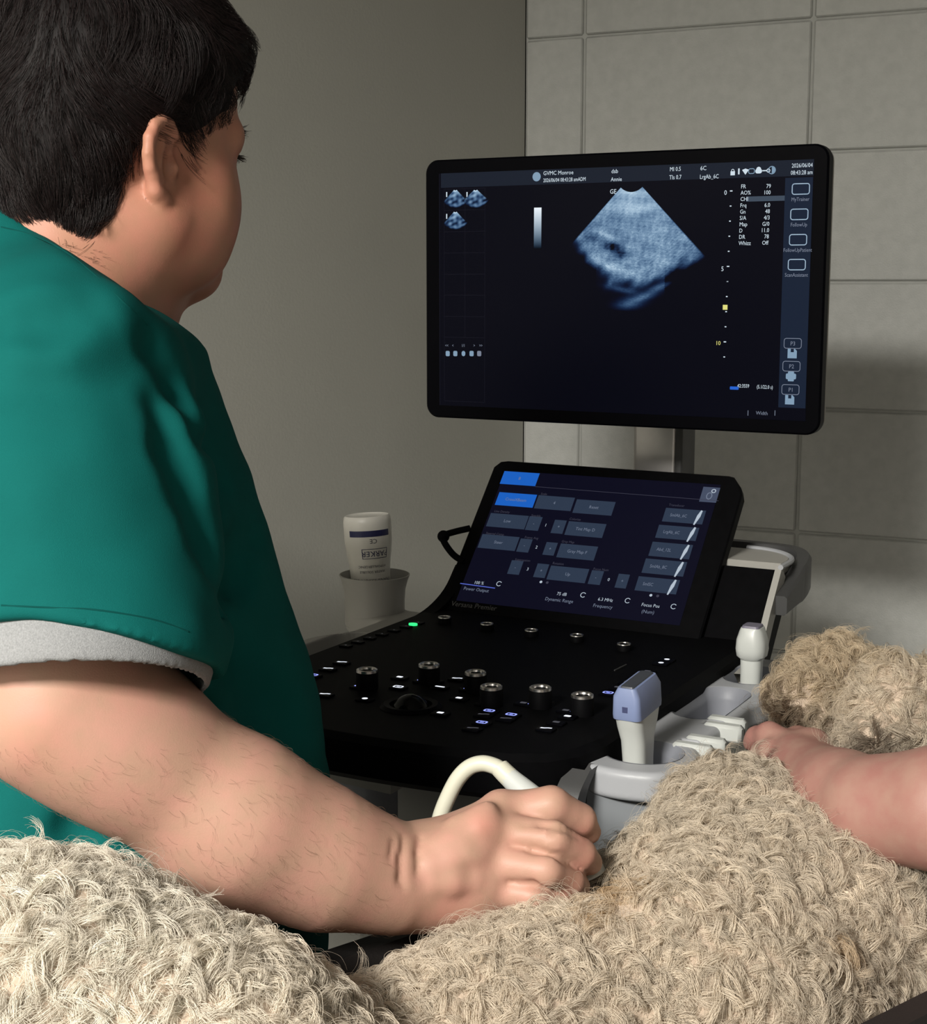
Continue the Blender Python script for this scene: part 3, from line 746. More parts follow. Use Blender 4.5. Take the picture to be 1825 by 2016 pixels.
# ---- track ball
q = mz(*z5(597, 560), 1.004); t = np.linspace(0.05, np.pi / 2 + 0.4, 14)
MB().lathe([(0.019 * math.sin(a), 0.019 * math.cos(a) - 0.007) for a in t], (q[0], q[1], 1.0), 32).build('track_ball', mat('ball_black', (0.003, 0.003, 0.003), 0.15, vary=0.05, spec=0.12), machine)
MB().lathe([(0.0195, -.001), (0.0205, 0.003), (0.026, 0.0035), (0.030, 0.0005)], (q[0], q[1], 1.0), 40, cap0=False, cap1=False).build('track_ball_ring', m_gloss, machine)
c0 = ml(onplane(*z5(1560, 410), mw(0, 0, 1.0), UZ)); c1 = mz(*z5(1615, 383), 1.0)
MB().tube([(c0[0], c0[1], 1.0005), (c1[0], c1[1], 1.0005)], 0.0008, 6).build('panel_seam', m_dgrey, machine)

# ---- rear deck, side rim and rear handle
def rear_outline(x0, x1, y0, y1, r):
    P = [(x0, y0), (x1, y0)]
    for a in np.linspace(0, 90, 9): P.append((x1 - r + r * math.cos(math.radians(a)), y1 - r + r * math.sin(math.radians(a))))
    P += [(x0, y1)]; return np.array(P)
MB().prism(rear_outline(-0.16, 0.2125, 0.002, 0.085, 0.06), 1.064, 1.078, bev=0.002).build('rear_housing_top', m_warmgrey, machine)
MB().prism(rear_outline(-0.15, 0.13, 0.03, 0.075, 0.03), 0.93, 1.065).build('rear_column', m_dgrey, machine)
rim = rear_outline(-0.16, 0.2175, -0.020, 0.089, 0.075)
MB().tube([(x, y, 1.078) for x, y in bez(rim[1:-1], 30)], 0.0032, 8).build('rear_rim', m_lgrey, machine)
# light grey edge strip that runs down beside the black wing
mb = MB(); e0 = np.array([0.2145, -0.019, 1.078]); e1 = np.array([0.2145, -0.095, 0.994]); e2 = np.array([0.2145, -0.16, 0.985])
cl = bez([e0, (e0 + e1) / 2 + [0, -0.002, -0.003], e1, e2], 16)
mb.loft([np.stack([cl[:, 0] + a, cl[:, 1] + b, cl[:, 2] + c], 1) for a, b, c in ((-0.003, 0, 0), (0.004, 0.002, 0), (0.004, 0.016, -0.014), (-0.003, 0.016, -0.014), (-0.003, 0, 0))], close=False); mb.build('wing_edge_strip', m_warmgrey, machine)
hand = bez([(0.05, 0.118, 1.074), (0.12, 0.118, 1.074), (0.185, 0.110, 1.074), (0.212, 0.085, 1.072), (0.221, 0.050, 1.068), (0.222, 0.02, 1.062), (0.222, -0.04, 1.052)], 40)
mb = MB(); rings = []
for i in range(len(hand)):
    T_ = hand[min(i + 1, 39)] - hand[max(i - 1, 0)]; T_ /= np.linalg.norm(T_); S1 = np.cross(T_, [0, 0, 1.0]); S1 /= np.linalg.norm(S1)
    hh = 0.021 - 0.010 * max(0, (i - 30) / 9)
    rings.append([hand[i] + S1 * a * 0.010 + np.array([0, 0, b * hh - 0.014]) for a, b in ((-1, -0.8), (-0.7, -1), (0.7, -1), (1, -0.8), (1, 0.8), (0.7, 1), (-0.7, 1), (-1, 0.8))])
mb.loft(rings, True, True, True).build('rear_handle', m_dgrey, machine)

# ---- cup and probe brackets (2D outlines extruded, holes cut, edges rounded)
def b2(x, y, cx, cy, hx, hy, r):
    qx = np.abs(x - cx) - hx + r; qy = np.abs(y - cy) - hy + r
    return np.hypot(np.maximum(qx, 0), np.maximum(qy, 0)) + np.minimum(np.maximum(qx, qy), 0) - r
def c2(x, y, cx, cy, r): return np.hypot(x - cx, y - cy) - r
def smin(a, b, k): h = np.maximum(k - np.abs(a - b), 0) / k; return np.minimum(a, b) - h * h * k / 4
def extr(d2, z, z0, z1, r=0.004):
    dz = np.abs(z - (z0 + z1) / 2) - (z1 - z0) / 2; a = d2 + r; b = dz + r
    return np.hypot(np.maximum(a, 0), np.maximum(b, 0)) + np.minimum(np.maximum(a, b), 0) - r
def right_bracket(P):
    x, y, z = P.T
    o = b2(x, y, 0.231, -0.30, 0.034, 0.215, 0.012)
    o = smin(o, c2(x, y, 0.228, -0.470, 0.052), 0.02)
    o = smin(o, b2(x, y, 0.236, -0.17, 0.036, 0.09, 0.03), 0.02)
    o = np.minimum(o, b2(x, y, 0.222, -0.405, 0.022, 0.11, 0.004))
    slab = extr(o, z, 0.958, 0.985, 0.006)
    cup = np.maximum(c2(x, y, 0.232, -0.462, 0.046 - 0.25 * (0.965 - z)), np.maximum(z - 0.962, 0.925 - z))
    d = np.minimum(slab, cup)
        # wells with a sloped rim
    for cx, cy, r, st, dp in ((0.230, -0.462, 0.029, 0.0, 0.90), (0.229, -0.278, 0.0205, 0.036, 0.938), (0.232, -0.155, 0.0215, 0.012, 0.938)):
        rr = r + np.clip((z - 0.976), 0, 0.01) * 0.8
        yy = np.maximum(np.abs(y - cy) - st, 0); h = np.hypot(x - cx, yy) - rr
        d = np.maximum(d, -np.maximum(h, dp - z))
    # cable slots towards the outside
    for cy in (-0.415, -0.345): d = np.maximum(d, -np.maximum(np.abs(y - cy) - 0.007, 0.245 - x))
    return d
V, Fq = sdf_mesh(right_bracket, (0.17, -0.56, 0.885), (0.31, -0.05, 1.0), 0.0016)
rb = mesh_obj('probe_bracket', V, Fq, m_lgrey, machine)
for cx, cy, r, st in ((0.230, -0.462, 0.029, 0.0), (0.229, -0.278, 0.0205, 0.036), (0.232, -0.155, 0.0215, 0.012)):
    t = np.linspace(0, 2 * np.pi, 40, endpoint=False); mb = MB()
    ring = lambda rr, z: np.stack([cx + rr * np.cos(t), cy + rr * np.sin(t) + st * np.sign(np.sin(t)) * (np.abs(np.sin(t)) > 1e-6), np.full(40, z)], 1)
    mb.loft([ring(r + 0.0068, 0.9850), ring(r + 0.0002, 0.9768), ring(r - 0.0005, 0.972), ring(r - 0.003, 0.942), ring(r * 0.5, 0.941)], True, False, True); mb.build('holder_liner', m_mgrey, rb)
for cy, dx in ((-0.425, 0), (-0.400, 0.004), (-0.352, 0.004), (-0.330, 0)):
    MB().box((0.262 + dx, cy, 0.979), (0.019, 0.0065, 0.0085), bev=0.003).build('cable_hook', m_white, rb)
# bracket arm down to the body and dark grip
mb = MB().prism([(0.20, -0.52), (0.262, -0.50), (0.262, -0.36), (0.20, -0.34)], 0.80, 0.962); mb.build('bracket_side_panel', mat('side_panel_grey', (0.22, 0.235, 0.25), 0.5, vary=0.03), machine)
gp = bez([(0.197, -0.535, 0.985), (0.196, -0.556, 0.968), (0.194, -0.560, 0.94), (0.19, -0.545, 0.90), (0.188, -0.52, 0.86)], 20)
mb = MB(); mb.loft([np.stack([gp[:, 0] + a, gp[:, 1] + b, gp[:, 2]], 1) for a, b in ((-0.010, 0.0), (0.012, 0.0), (0.012, 0.02), (-0.010, 0.02), (-0.010, 0.0))], close=False); mb.build('front_grip', m_dgrey, machine)
def left_bracket(P):
    x, y, z = P.T
    o = smin(b2(x, y, -0.245, -0.17, 0.045, 0.17, 0.02), c2(x, y, -0.265, -0.20, 0.052), 0.03)
    o = smin(o, c2(x, y, -0.325, -0.02, 0.040), 0.03)
    d = extr(o, z, 0.945, 0.972, 0.006)
    h = np.hypot(x + 0.262, np.maximum(np.abs(y + 0.20) - 0.03, 0)) - 0.036
    return np.maximum(d, -np.maximum(h, 0.955 - z))
V, Fq = sdf_mesh(left_bracket, (-0.40, -0.37, 0.93), (-0.19, 0.06, 0.985), 0.0018)
mesh_obj('accessory_bracket', V, Fq, m_warmgrey, machine)
GX, GY = -0.327, -0.020
MB().lathe([(0.036, 0.950), (0.0395, 0.954), (0.0395, 0.985), (0.0405, 1.0), (0.0435, 1.012), (0.0465, 1.020), (0.0450, 1.0205), (0.0415, 1.012), (0.0375, 0.995), (0.0365, 0.960), (0.0001, 0.958)], (GX, GY, 0), 40, cap0=True, cap1=False).build('bottle_cup', m_warmgrey, machine)

# ---- column and base below the deck
MB().prism(rrect(0.30, 0.34, 0.04, 5, (0.0, -0.20)), 0.16, 0.955, bev=0.01).build('machine_body', m_body, machine)
MB().prism([(-0.21, -0.50), (0.0, -0.52), (0.0, -0.05), (-0.21, -0.05)], 0.925, 0.957).build('deck_underside', m_warmgrey, machine)
MB().prism(rrect(0.07, 0.05, 0.015, 4, (-0.09, -0.43)), 0.85, 0.956, bev=0.006).build('drawer_latch', m_mgrey, machine)
MB().prism(rrect(0.07, 0.03, 0.01, 4, (0.155, -0.47)), 0.90, 0.956, bev=0.004).build('deck_support', m_lgrey, machine)
MB().prism(rrect(0.46, 0.62, 0.10, 6, (0.0, -0.14)), 0.07, 0.17, bev=0.02).build('wheel_base', m_dgrey, machine)
for sx in (-1, 1):
    for y in (-0.38, 0.10):
        Mx = np.eye(4); Mx[:3, :3] = np.array([[0, 0, 1], [0, 1, 0], [-1, 0, 0]]); Mx[:3, 3] = (sx * 0.19, y, 0.05)
        MB().lathe([(0.045, -0.014), (0.05, -0.01), (0.05, 0.01), (0.045, 0.014)], n=24, M=Mx).build('caster_wheel', m_black, machine)
# ------------------------------------------------------------------ examination table with padded trough
m_pad = mat('black_vinyl_pad', (0.010, 0.008, 0.0075), 0.6, vary=0.15, scale=30, bump=0.3, bscale=500)
m_steel = mat('table_steel', (0.45, 0.45, 0.46), 0.35, metal=0.9, vary=0.05)
TA = np.array([0.77, 0.63, 0.0]); TA /= np.linalg.norm(TA); TNn = np.array([-TA[1], TA[0], 0.0])
TO = np.array([0.08, 0.96, 0.0]) - TNn * 0.025
TBL = frame(TA, TNn, (0, 0, 1), TO)
table = empty('exam_table', M=TBL); tag(table, 'black padded examination table under the curly dog', 'table')
MB().prism(rrect(1.5, 0.38, 0.06, 6), 0.65, 0.695, bev=0.01).build('table_top', m_steel, table)
MB().prism(rrect(1.48, 0.37, 0.06, 6), 0.692, 0.750, bev=0.018).build('pad', m_pad, table)
for s in (-1, 1):
    pr = [(0.0, 0.0), (0.0, 0.125), (0.012, 0.14), (0.03, 0.14), (0.042, 0.128), (0.09, 0.0)]
    mb = MB(); rings = []
    for x in np.linspace(-0.62 if s < 0 else -0.24, 0.62, 12): rings.append([(x, s * (0.183 - a), 0.749 + b * (1.50 if s < 0 else 1.36)) for a, b in pr])
    mb.loft(rings, True, True, True).build('side_bolster', m_pad, table)
for sx in (-0.62, 0.62):
    for sy in (-0.14, 0.14):
        MB().tube([(sx, sy, 0), (sx, sy, 0.652)], 0.02, 14).build('table_leg', m_steel, table)

# ------------------------------------------------------------------ gel bottle standing upside down in its cup
bt = frame(UW, UD, UZ, mw(GX - 0.003, GY, 0.964))
tilt = Matrix.Rotation(math.radians(-3.5), 4, 'Y')
m_bottle = mat('bottle_white', (0.66, 0.64, 0.58), 0.38, vary=0.02, scale=20)
prof = [(0.004, 0.0), (0.008, 0.002), (0.009, 0.012), (0.022, 0.02), (0.0255, 0.03), (0.0262, 0.055), (0.0272, 0.07), (0.0295, 0.085), (0.0312, 0.10), (0.0315, 0.126), (0.0305, 0.132), (0.0285, 0.1345), (0.026, 0.1335), (0.022, 0.1325)]
def brad(z): return np.interp(z, [a[1] for a in prof[:11]], [a[0] for a in prof[:11]])
bottle = MB().lathe(prof, n=48).build('gel_bottle', m_bottle); bottle.matrix_world = bt @ tilt
tag(bottle, 'white gel bottle standing upside down in the cup left of the touch panel', 'bottle')
class Wrap:
    def __init__(self): self.mb = MB()
    def add(self, v, f, ang, z, up=-1):
        """flat print (x along, y up) wrapped on the bottle, upside down when up = -1; ang 0 faces the machine's front"""
        x = v[:, 0] * (-up) * -1; zz = z + v[:, 1] * up; r = brad(zz) + 0.0003
        a = ang + x * (1 if up > 0 else -1) * -1 / r * -1
        th = -math.pi / 2 + a
        self.mb.add(np.stack([r * np.cos(th), r * np.sin(th), zz], 1), f)
    def text(self, s, size, ang, z):
        v, f, w = text2d(s, size); v = v - [w / 2, 0]
        zz = z - v[:, 1]; r = brad(zz) + 0.0003; th = -math.pi / 2 + ang - v[:, 0] / r
        self.mb.add(np.stack([r * np.cos(th), r * np.sin(th), zz], 1), f)
    def patch(self, a0, a1, z0, z1, n=16, m=3):
        A, Z = np.meshgrid(np.linspace(a0, a1, n), np.linspace(z0, z1, m), indexing='xy'); r = brad(Z) + 0.0003; th = -math.pi / 2 + A
        i = (np.arange(m - 1)[:, None] * n + np.arange(n - 1)[None]).ravel()
        self.mb.add(np.stack([(r * np.cos(th)).ravel(), (r * np.sin(th)).ravel(), Z.ravel()], 1), np.stack([i, i + 1, i + n + 1, i + n], 1))
navy = mat('navy_print', (0.012, 0.014, 0.07), 0.5); dark = mat('dark_print', (0.04, 0.04, 0.05), 0.5)
CA = 0.72                      # direction of the label's centre
w = Wrap(); w.patch(CA - 1.0, CA + 0.85, 0.109, 0.117, 20); w.build = w.mb.build('label_stripe', navy, bottle, smooth=False)
w = Wrap(); w.text('CE', 0.0085, CA + 0.06, 0.106)
w.text('ULTRASOUND', 0.0062, CA - 0.05, 0.044); w.text('TRANSMISSION GEL', 0.0062, CA - 0.05, 0.053)
w.text('WATER SOLUBLE', 0.0046, CA - 0.02, 0.064); w.text('HYPOALLERGENIC', 0.0046, CA - 0.02, 0.071)
w.mb.build('label_lettering', dark, bottle, smooth=False)['kind'] = 'stuff'
w = Wrap(); w.text('PARKER', 0.0105, CA + 0.12, 0.090); 
for z0, z1 in ((0.0925, 0.0932), (0.0800, 0.0807)): w.patch(CA - 0.45, CA + 0.70, z0, z1)
w.patch(CA - 0.47, CA - 0.44, 0.080, 0.0932); w.patch(CA + 0.69, CA + 0.72, 0.080, 0.0932)
w.mb.build('label_logo', navy, bottle, smooth=False)
pr = Print(0.1328); pr.text('07', 0.008, -0.006, 0.0, 'c'); pr.text('24', 0.008, -0.006, -0.008, 'c'); pr.mb.build('date_stamp', dark, bottle, smooth=False)

# ------------------------------------------------------------------ transducers
m_pblue = mat('probe_blue_grey', (0.20, 0.25, 0.42), 0.45, vary=0.03)
m_lens = mat('probe_lens', (0.05, 0.055, 0.065), 0.4, vary=0.05)
m_plens = mat('probe_lens_violet', (0.16, 0.15, 0.20), 0.45, vary=0.04)
def rr_ring(cx, cy, hx, hy, z, n=6, r=None):
    r = min(hx, hy) * 0.75 if r is None else r
    return np.column_stack([rrect(2 * hx, 2 * hy, r, n, (cx, cy)), np.full(4 * (n + 1), z)])
# front: linear probe, long face along the machine's depth
q = ml(onplane(1240, 1462, mw(0, 0, 0.985), UZ))
PF_ = frame(UW, UD, UZ, mw(0.226, -0.462, 0.0))
lp = empty('linear_transducer', M=PF_ @ Matrix.Translation((0, 0, 0.905)) @ Matrix.Rotation(math.radians(4), 4, 'X'))
tag(lp, 'flat blue-tipped ultrasound probe standing in the front holder nearest the dog', 'ultrasound probe')
MB().loft([rr_ring(0, 0, 0.009, 0.010, 0.0), rr_ring(0, 0, 0.0105, 0.0145, 0.03), rr_ring(0, 0, 0.011, 0.016, 0.075), rr_ring(0, 0, 0.0115, 0.018, 0.095), rr_ring(0, 0, 0.0125, 0.0245, 0.110), rr_ring(0, 0, 0.0130, 0.0275, 0.120)], True, True, True).build('probe_handle', m_white, lp)
MB().loft([rr_ring(0, 0, 0.0134, 0.0280, 0.1195, r=.006), rr_ring(0, 0, 0.0134, 0.0290, 0.1235, r=.006), rr_ring(0, 0, 0.0125, 0.0285, 0.140, r=.005), rr_ring(0, 0, 0.0085, 0.0260, 0.148, r=.004)], True, True, True).build('probe_head', m_pblue, lp)
MB().loft([rr_ring(0, 0, 0.0065, 0.0245, 0.1475, r=.002), rr_ring(0, 0, 0.0058, 0.0238, 0.1492, r=.002)], True, True, True).build('probe_lens', m_lens, lp)
MB().box((0, -0.0283, 0.128), (0.003, 0.0006, 0.0045), bev=0.0005).build('orientation_mark', mat('mark_dark', (0.05, 0.06, 0.14), 0.5), lp)
MB().tube([(0, 0, 0.002), (0, 0, -0.05), (0.01, 0.01, -0.12), (0.02, 0.05, -0.2)], 0.0042, 8).build('probe_cable', m_cream, lp)
# rear: small rounded probe
PR_ = frame(UW, UD, UZ, mw(0.231, -0.160, 0.0))
sp = empty('phased_array_transducer', M=PR_ @ Matrix.Translation((0, 0, 0.945)))
tag(sp, 'small rounded white ultrasound probe standing in the rear holder beside the black deck', 'ultrasound probe')
MB().loft([rr_ring(0, 0, 0.010, 0.010, 0.0), rr_ring(0, 0, 0.0108, 0.0108, 0.02), rr_ring(0, 0, 0.0110, 0.0110, 0.045), rr_ring(0, 0, 0.0113, 0.0113, 0.060)], True, True, True).build('probe_handle', m_white, sp)
MB().loft([rr_ring(0, 0, 0.010, 0.011, 0.058), rr_ring(0, 0, 0.0150, 0.0155, 0.0625), rr_ring(0, 0, 0.0162, 0.0168, 0.070), rr_ring(0, 0, 0.0155, 0.0162, 0.080), rr_ring(0, 0, 0.0125, 0.0135, 0.090), rr_ring(0, 0, 0.0105, 0.0115, 0.0935, r=.005)], True, True, True).build('probe_head', m_white, sp)
MB().loft([rr_ring(0, 0, 0.0098, 0.0108, 0.0930, r=.004), rr_ring(0, 0, 0.0090, 0.0100, 0.0958, r=.004)], True, True, True).build('probe_lens', m_plens, sp)
MB().box((-0.0162, 0.0, 0.074), (0.0006, 0.0022, 0.0035), bev=0.0004).build('orientation_mark', m_pblue, sp)
MB().tube([(0, 0, 0.002), (0.0, 0, -0.03), (0.005, 0.01, -0.06)], 0.0042, 8).build('probe_cable', m_cream, sp)
# in the hand: convex probe pressed on the belly, its cable arching over the wrist
def px(l): return np.array([at(*t) for t in l])
hp_root = empty('convex_transducer', loc=at(1100, 1650, 1.11))
tag(hp_root, 'cream ultrasound probe held in the fist against the belly, thick cable arching behind', 'ultrasound probe')
def rel(P): return np.asarray(P) - np.array(hp_root.location)
ax = px([(1000, 1528, 1.135), (1060, 1585, 1.12), (1110, 1648, 1.112), (1140, 1690, 1.112), (1155, 1725, 1.112)])
MB().tube(rel(bez(ax, 20)), np.interp(np.linspace(0, 1, 20), [0, .2, .35, .8, 1], [.0075, .010, .0125, .0135, .015]), 16).build('probe_handle', m_white, hp_root)
MB().tube(rel(bez(px([(984, 1512, 1.139), (1000, 1528, 1.135), (1030, 1556, 1.128), (1046, 1572, 1.124)]), 12)), np.linspace(0.0074, 0.0084, 12), 14).build('strain_relief', m_cream, hp_root)
cb = px([(992, 1520, 1.137), (975, 1509, 1.14), (950, 1503, 1.143), (925, 1510, 1.146), (903, 1531, 1.148), (885, 1563, 1.15), (868, 1605, 1.152), (858, 1650, 1.155), (850, 1720, 1.16), (845, 1800, 1.17)])
MB().tube(rel(bez(cb, 60)), 0.0062, 14).build('probe_cable', m_cream, hp_root)
# ------------------------------------------------------------------ curly dog lying on its back in the trough
def fur_material(name):
    m = bpy.data.materials.new(name); m.use_nodes = True; nt = m.node_tree; N = nt.nodes; L = nt.links
    b = N['Principled BSDF']; b.inputs['Roughness'].default_value = 0.55; b.inputs['Specular IOR Level'].default_value = 0.2
    a = N.new('ShaderNodeAttribute'); a.attribute_name = 'tint'
    tr = N.new('ShaderNodeBsdfTranslucent'); mx = N.new('ShaderNodeMixShader'); mx.inputs[0].default_value = 0.35
    L.new(a.outputs['Color'], b.inputs['Base Color']); L.new(a.outputs['Color'], tr.inputs['Color'])
    L.new(b.outputs[0], mx.inputs[1]); L.new(tr.outputs[0], mx.inputs[2]); L.new(mx.outputs[0], N['Material Output'].inputs['Surface'])
    return m
m_fur = fur_material('curly_fur')
def unit_(v): v = np.asarray(v, float); return v / np.linalg.norm(v)
dog_b = Blob()
A_ = lambda *t: at(*t)
# trunk from hip to chest
dog_b.chain([A_(640, 2330, 0.90), A_(980, 2215, 0.97), A_(1330, 2045, 1.06), A_(1600, 1880, 1.18), A_(1900, 1760, 1.30)], [0.090, 0.105, 0.118, 0.104, 0.070], k=0.05)
dog_b.ell(A_(1430, 1810, 1.15), (0.09, 0.09, 0.080), k=0.05)
dog_b.ell(A_(1440, 1620, 1.23), (0.055, 0.06, 0.048), k=0.05)
# near hind leg folded up at the left
dog_b.chain([A_(-260, 1990, 0.86), A_(60, 2065, 0.85), A_(380, 2200, 0.84), A_(640, 2350, 0.84)], [0.088, 0.098, 0.092, 0.080], k=0.04)
# front legs bent over the chest
dog_b.chain([A_(1900, 1560, 1.42), A_(1760, 1400, 1.42), A_(1640, 1340, 1.38), A_(1570, 1370, 1.34)], [0.05, 0.036, 0.034, 0.026], k=0.02)
dog_b.chain([A_(1600, 1390, 1.335), A_(1615, 1450, 1.31)], [0.024, 0.011], k=0.012)
dog_b.chain([A_(1950, 1600, 1.34), A_(1850, 1420, 1.31), A_(1755, 1400, 1.27), A_(1710, 1462, 1.245)], [0.055, 0.044, 0.038, 0.022], k=0.02)
dog_b.cone(A_(1665, 1330, 1.29), A_(1668, 1440, 1.27), 0.010, 0.006, 0.02, sub=True)
# the pressed-in flank under the hand
dog_b.ell(A_(1115, 1755, 1.075), (0.060, 0.05, 0.034), k=0.03, A=np.stack([unit_(A_(1250, 1850, 1.1) - A_(1000, 1790, 1.06)), CF, CU]), sub=True)
# neck and head beyond the right edge of the picture
dog_b.chain([A_(1900, 1760, 1.30), A_(2150, 1700, 1.40), A_(2300, 1620, 1.50)], [0.085, 0.062, 0.066], k=0.04)
dog_b.chain([A_(2300, 1620, 1.50), A_(2420, 1540, 1.52)], [0.055, 0.030], k=0.03)
for dz in (-1, 1): dog_b.chain([A_(2290, 1560 + 60 * dz, 1.5 - 0.05 * dz), A_(2300, 1720 + 60 * dz, 1.5 - 0.07 * dz)], [0.022, 0.03], k=0.012)
lo = np.array([-0.62, 0.60, 0.74]); hi = np.array([1.05, 1.85, 1.25])
DV, DF = sdf_mesh(dog_b, lo, hi, 0.007)
m_dogskin = mat('fur_underlayer', (0.50, 0.40, 0.31), 0.9, vary=0.2, scale=60, spec=0.1)
dog = mesh_obj('dog', DV, DF, m_dogskin)
tag(dog, 'cream curly-coated dog lying across the table in front of the machine', 'dog')
def traces(fn, pts, Z=0.6, n=45):
    """first hits of the sight lines through several photograph points"""
    P = np.array([at(x, y, Z) for x, y in pts]); d = np.array([at(x, y, Z + 1) for x, y in pts]) - P; d /= np.linalg.norm(d, axis=1)[:, None]
    for _ in range(n): P = P + d * (fn(P) * 0.9)[:, None]
    return P
R = np.random.default_rng(11)
def proj(P):
    q = P - CAM; Z = q @ CF; return CX + FPX * (q @ CR) / Z, CY - FPX * (q @ CU) / Z, Z
STAIN_AND_SHADE = traces(dog_b, ((1535, 1400), (1560, 1410), (1725, 1480), (1750, 1495), (1590, 1440)))  # dark paw-tip stains, enlarged to paint in shade under and between the paws
STAIN2 = traces(dog_b, ((1215, 1760), (1195, 1800), (1240, 1750), (1675, 1900)))
def coat(P):
    """coat colour: cream hindquarters, tan-grey chest, rusty paws"""
    n = smooth_noise(P, 18, 3) * 0.5 + smooth_noise(P, 60, 4) * 0.35
    c = np.array([0.70, 0.61, 0.49])[None] * (1 + 0.10 * n[:, None])
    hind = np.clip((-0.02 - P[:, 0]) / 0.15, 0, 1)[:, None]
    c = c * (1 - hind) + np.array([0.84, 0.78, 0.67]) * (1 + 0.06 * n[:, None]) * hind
    paw = np.clip((P[:, 2] - 1.0) / 0.05, 0, 1)[:, None] * np.clip((P[:, 1] - 1.2) / 0.05, 0, 1)[:, None]
    c = c * (1 - paw * 0.55) + np.array([0.64, 0.50, 0.32]) * paw * 0.55
    for S, rad, col in ((STAIN_AND_SHADE, 0.017, (0.07, 0.035, 0.015)), (STAIN2, 0.013, (0.50, 0.34, 0.18))):
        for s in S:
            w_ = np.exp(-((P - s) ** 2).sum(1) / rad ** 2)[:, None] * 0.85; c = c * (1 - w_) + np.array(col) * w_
    return np.clip(c, 0.01, 0.95)
def curls(name, V, F, nclump, nstr, L0, seed, weight, parent, npt=12, spread=0.0022, rad=0.00022, coil=(3.0, 7.0)):
    R = np.random.default_rng(seed)
    P, N = surf_samples(V, F, nclump, R, weight)
    flow = np.stack([smooth_noise(P, 22, 30), smooth_noise(P, 22, 31), smooth_noise(P, 22, 32)], 1) + 0.8 * R.normal(size=P.shape)
    t = flow - N * (flow * N).sum(1)[:, None]; t /= np.linalg.norm(t, axis=1)[:, None] + 1e-9
    b = np.cross(N, t)
    lean = R.uniform(0.15, 0.75, nclump)[:, None]
    a0 = N * (1 - 0.45 * lean) + t * lean; a0 /= np.linalg.norm(a0, axis=1)[:, None]
    side = R.uniform(-1, 1, nclump)[:, None]
    b0 = (t - 0.25 * N) * (1 - np.abs(side) * 0.5) + b * side
    b0 -= a0 * (b0 * a0).sum(1)[:, None]; b0 /= np.linalg.norm(b0, axis=1)[:, None]
    c0 = np.cross(a0, b0)
    L = L0 * R.uniform(0.55, 1.4, nclump); turn = R.uniform(*coil, nclump); drift = R.normal(0, 0.28, nclump)
    S = nclump * nstr; ci = np.repeat(np.arange(nclump), nstr)
    off = R.normal(0, spread, (S, 2)); Ls = L[ci] * R.uniform(0.82, 1.12, S); ts = turn[ci] * R.uniform(0.88, 1.12, S)
    s = np.linspace(0, 1, npt)
    th = ts[:, None] * s[None] ** 1.25                      # tightens towards the tip
    ds = Ls[:, None] / (npt - 1)
    X = np.cumsum(np.cos(th), 1) * ds; Y = np.cumsum(np.sin(th), 1) * ds
    root = P[ci] + t[ci] * off[:, :1] + b[ci] * off[:, 1:] - N[ci] * 0.003
    taper = (1 - 0.5 * s)[None, :, None]
    ctr = P[ci] - N[ci] * 0.003
    pts = ctr[:, None] + (root - ctr)[:, None] * taper + a0[ci][:, None] * X[..., None] + b0[ci][:, None] * Y[..., None] + c0[ci][:, None] * (drift[ci][:, None] * Ls[:, None] * s[None])[..., None]
    pts += R.normal(0, 0.00025, pts.shape)
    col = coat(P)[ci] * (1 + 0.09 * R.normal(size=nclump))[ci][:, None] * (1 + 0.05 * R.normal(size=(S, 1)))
    return strands(name, pts, rad * (1 - 0.65 * s)[None], m_fur, parent, np.clip(col, 0.01, 0.97))
def w_body(P, N):
    x, y, Z = proj(P)
    inside = (x > -150) & (x < 1980) & (y < 2150) & (y > 1150)
    view = -((P - CAM) * N).sum(1) / np.linalg.norm(P - CAM, axis=1)
    return np.where(inside, 1.0, 0.12) * np.where(view > -0.45, 1.0, 0.08)
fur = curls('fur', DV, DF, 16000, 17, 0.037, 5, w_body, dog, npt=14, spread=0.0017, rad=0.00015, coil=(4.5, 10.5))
fur['kind'] = 'stuff'
fz = curls('fur_frizz', DV, DF, 6000, 6, 0.034, 6, w_body, dog, npt=12, spread=0.006, rad=0.00009, coil=(2.0, 11.0)); fz['kind'] = 'stuff'
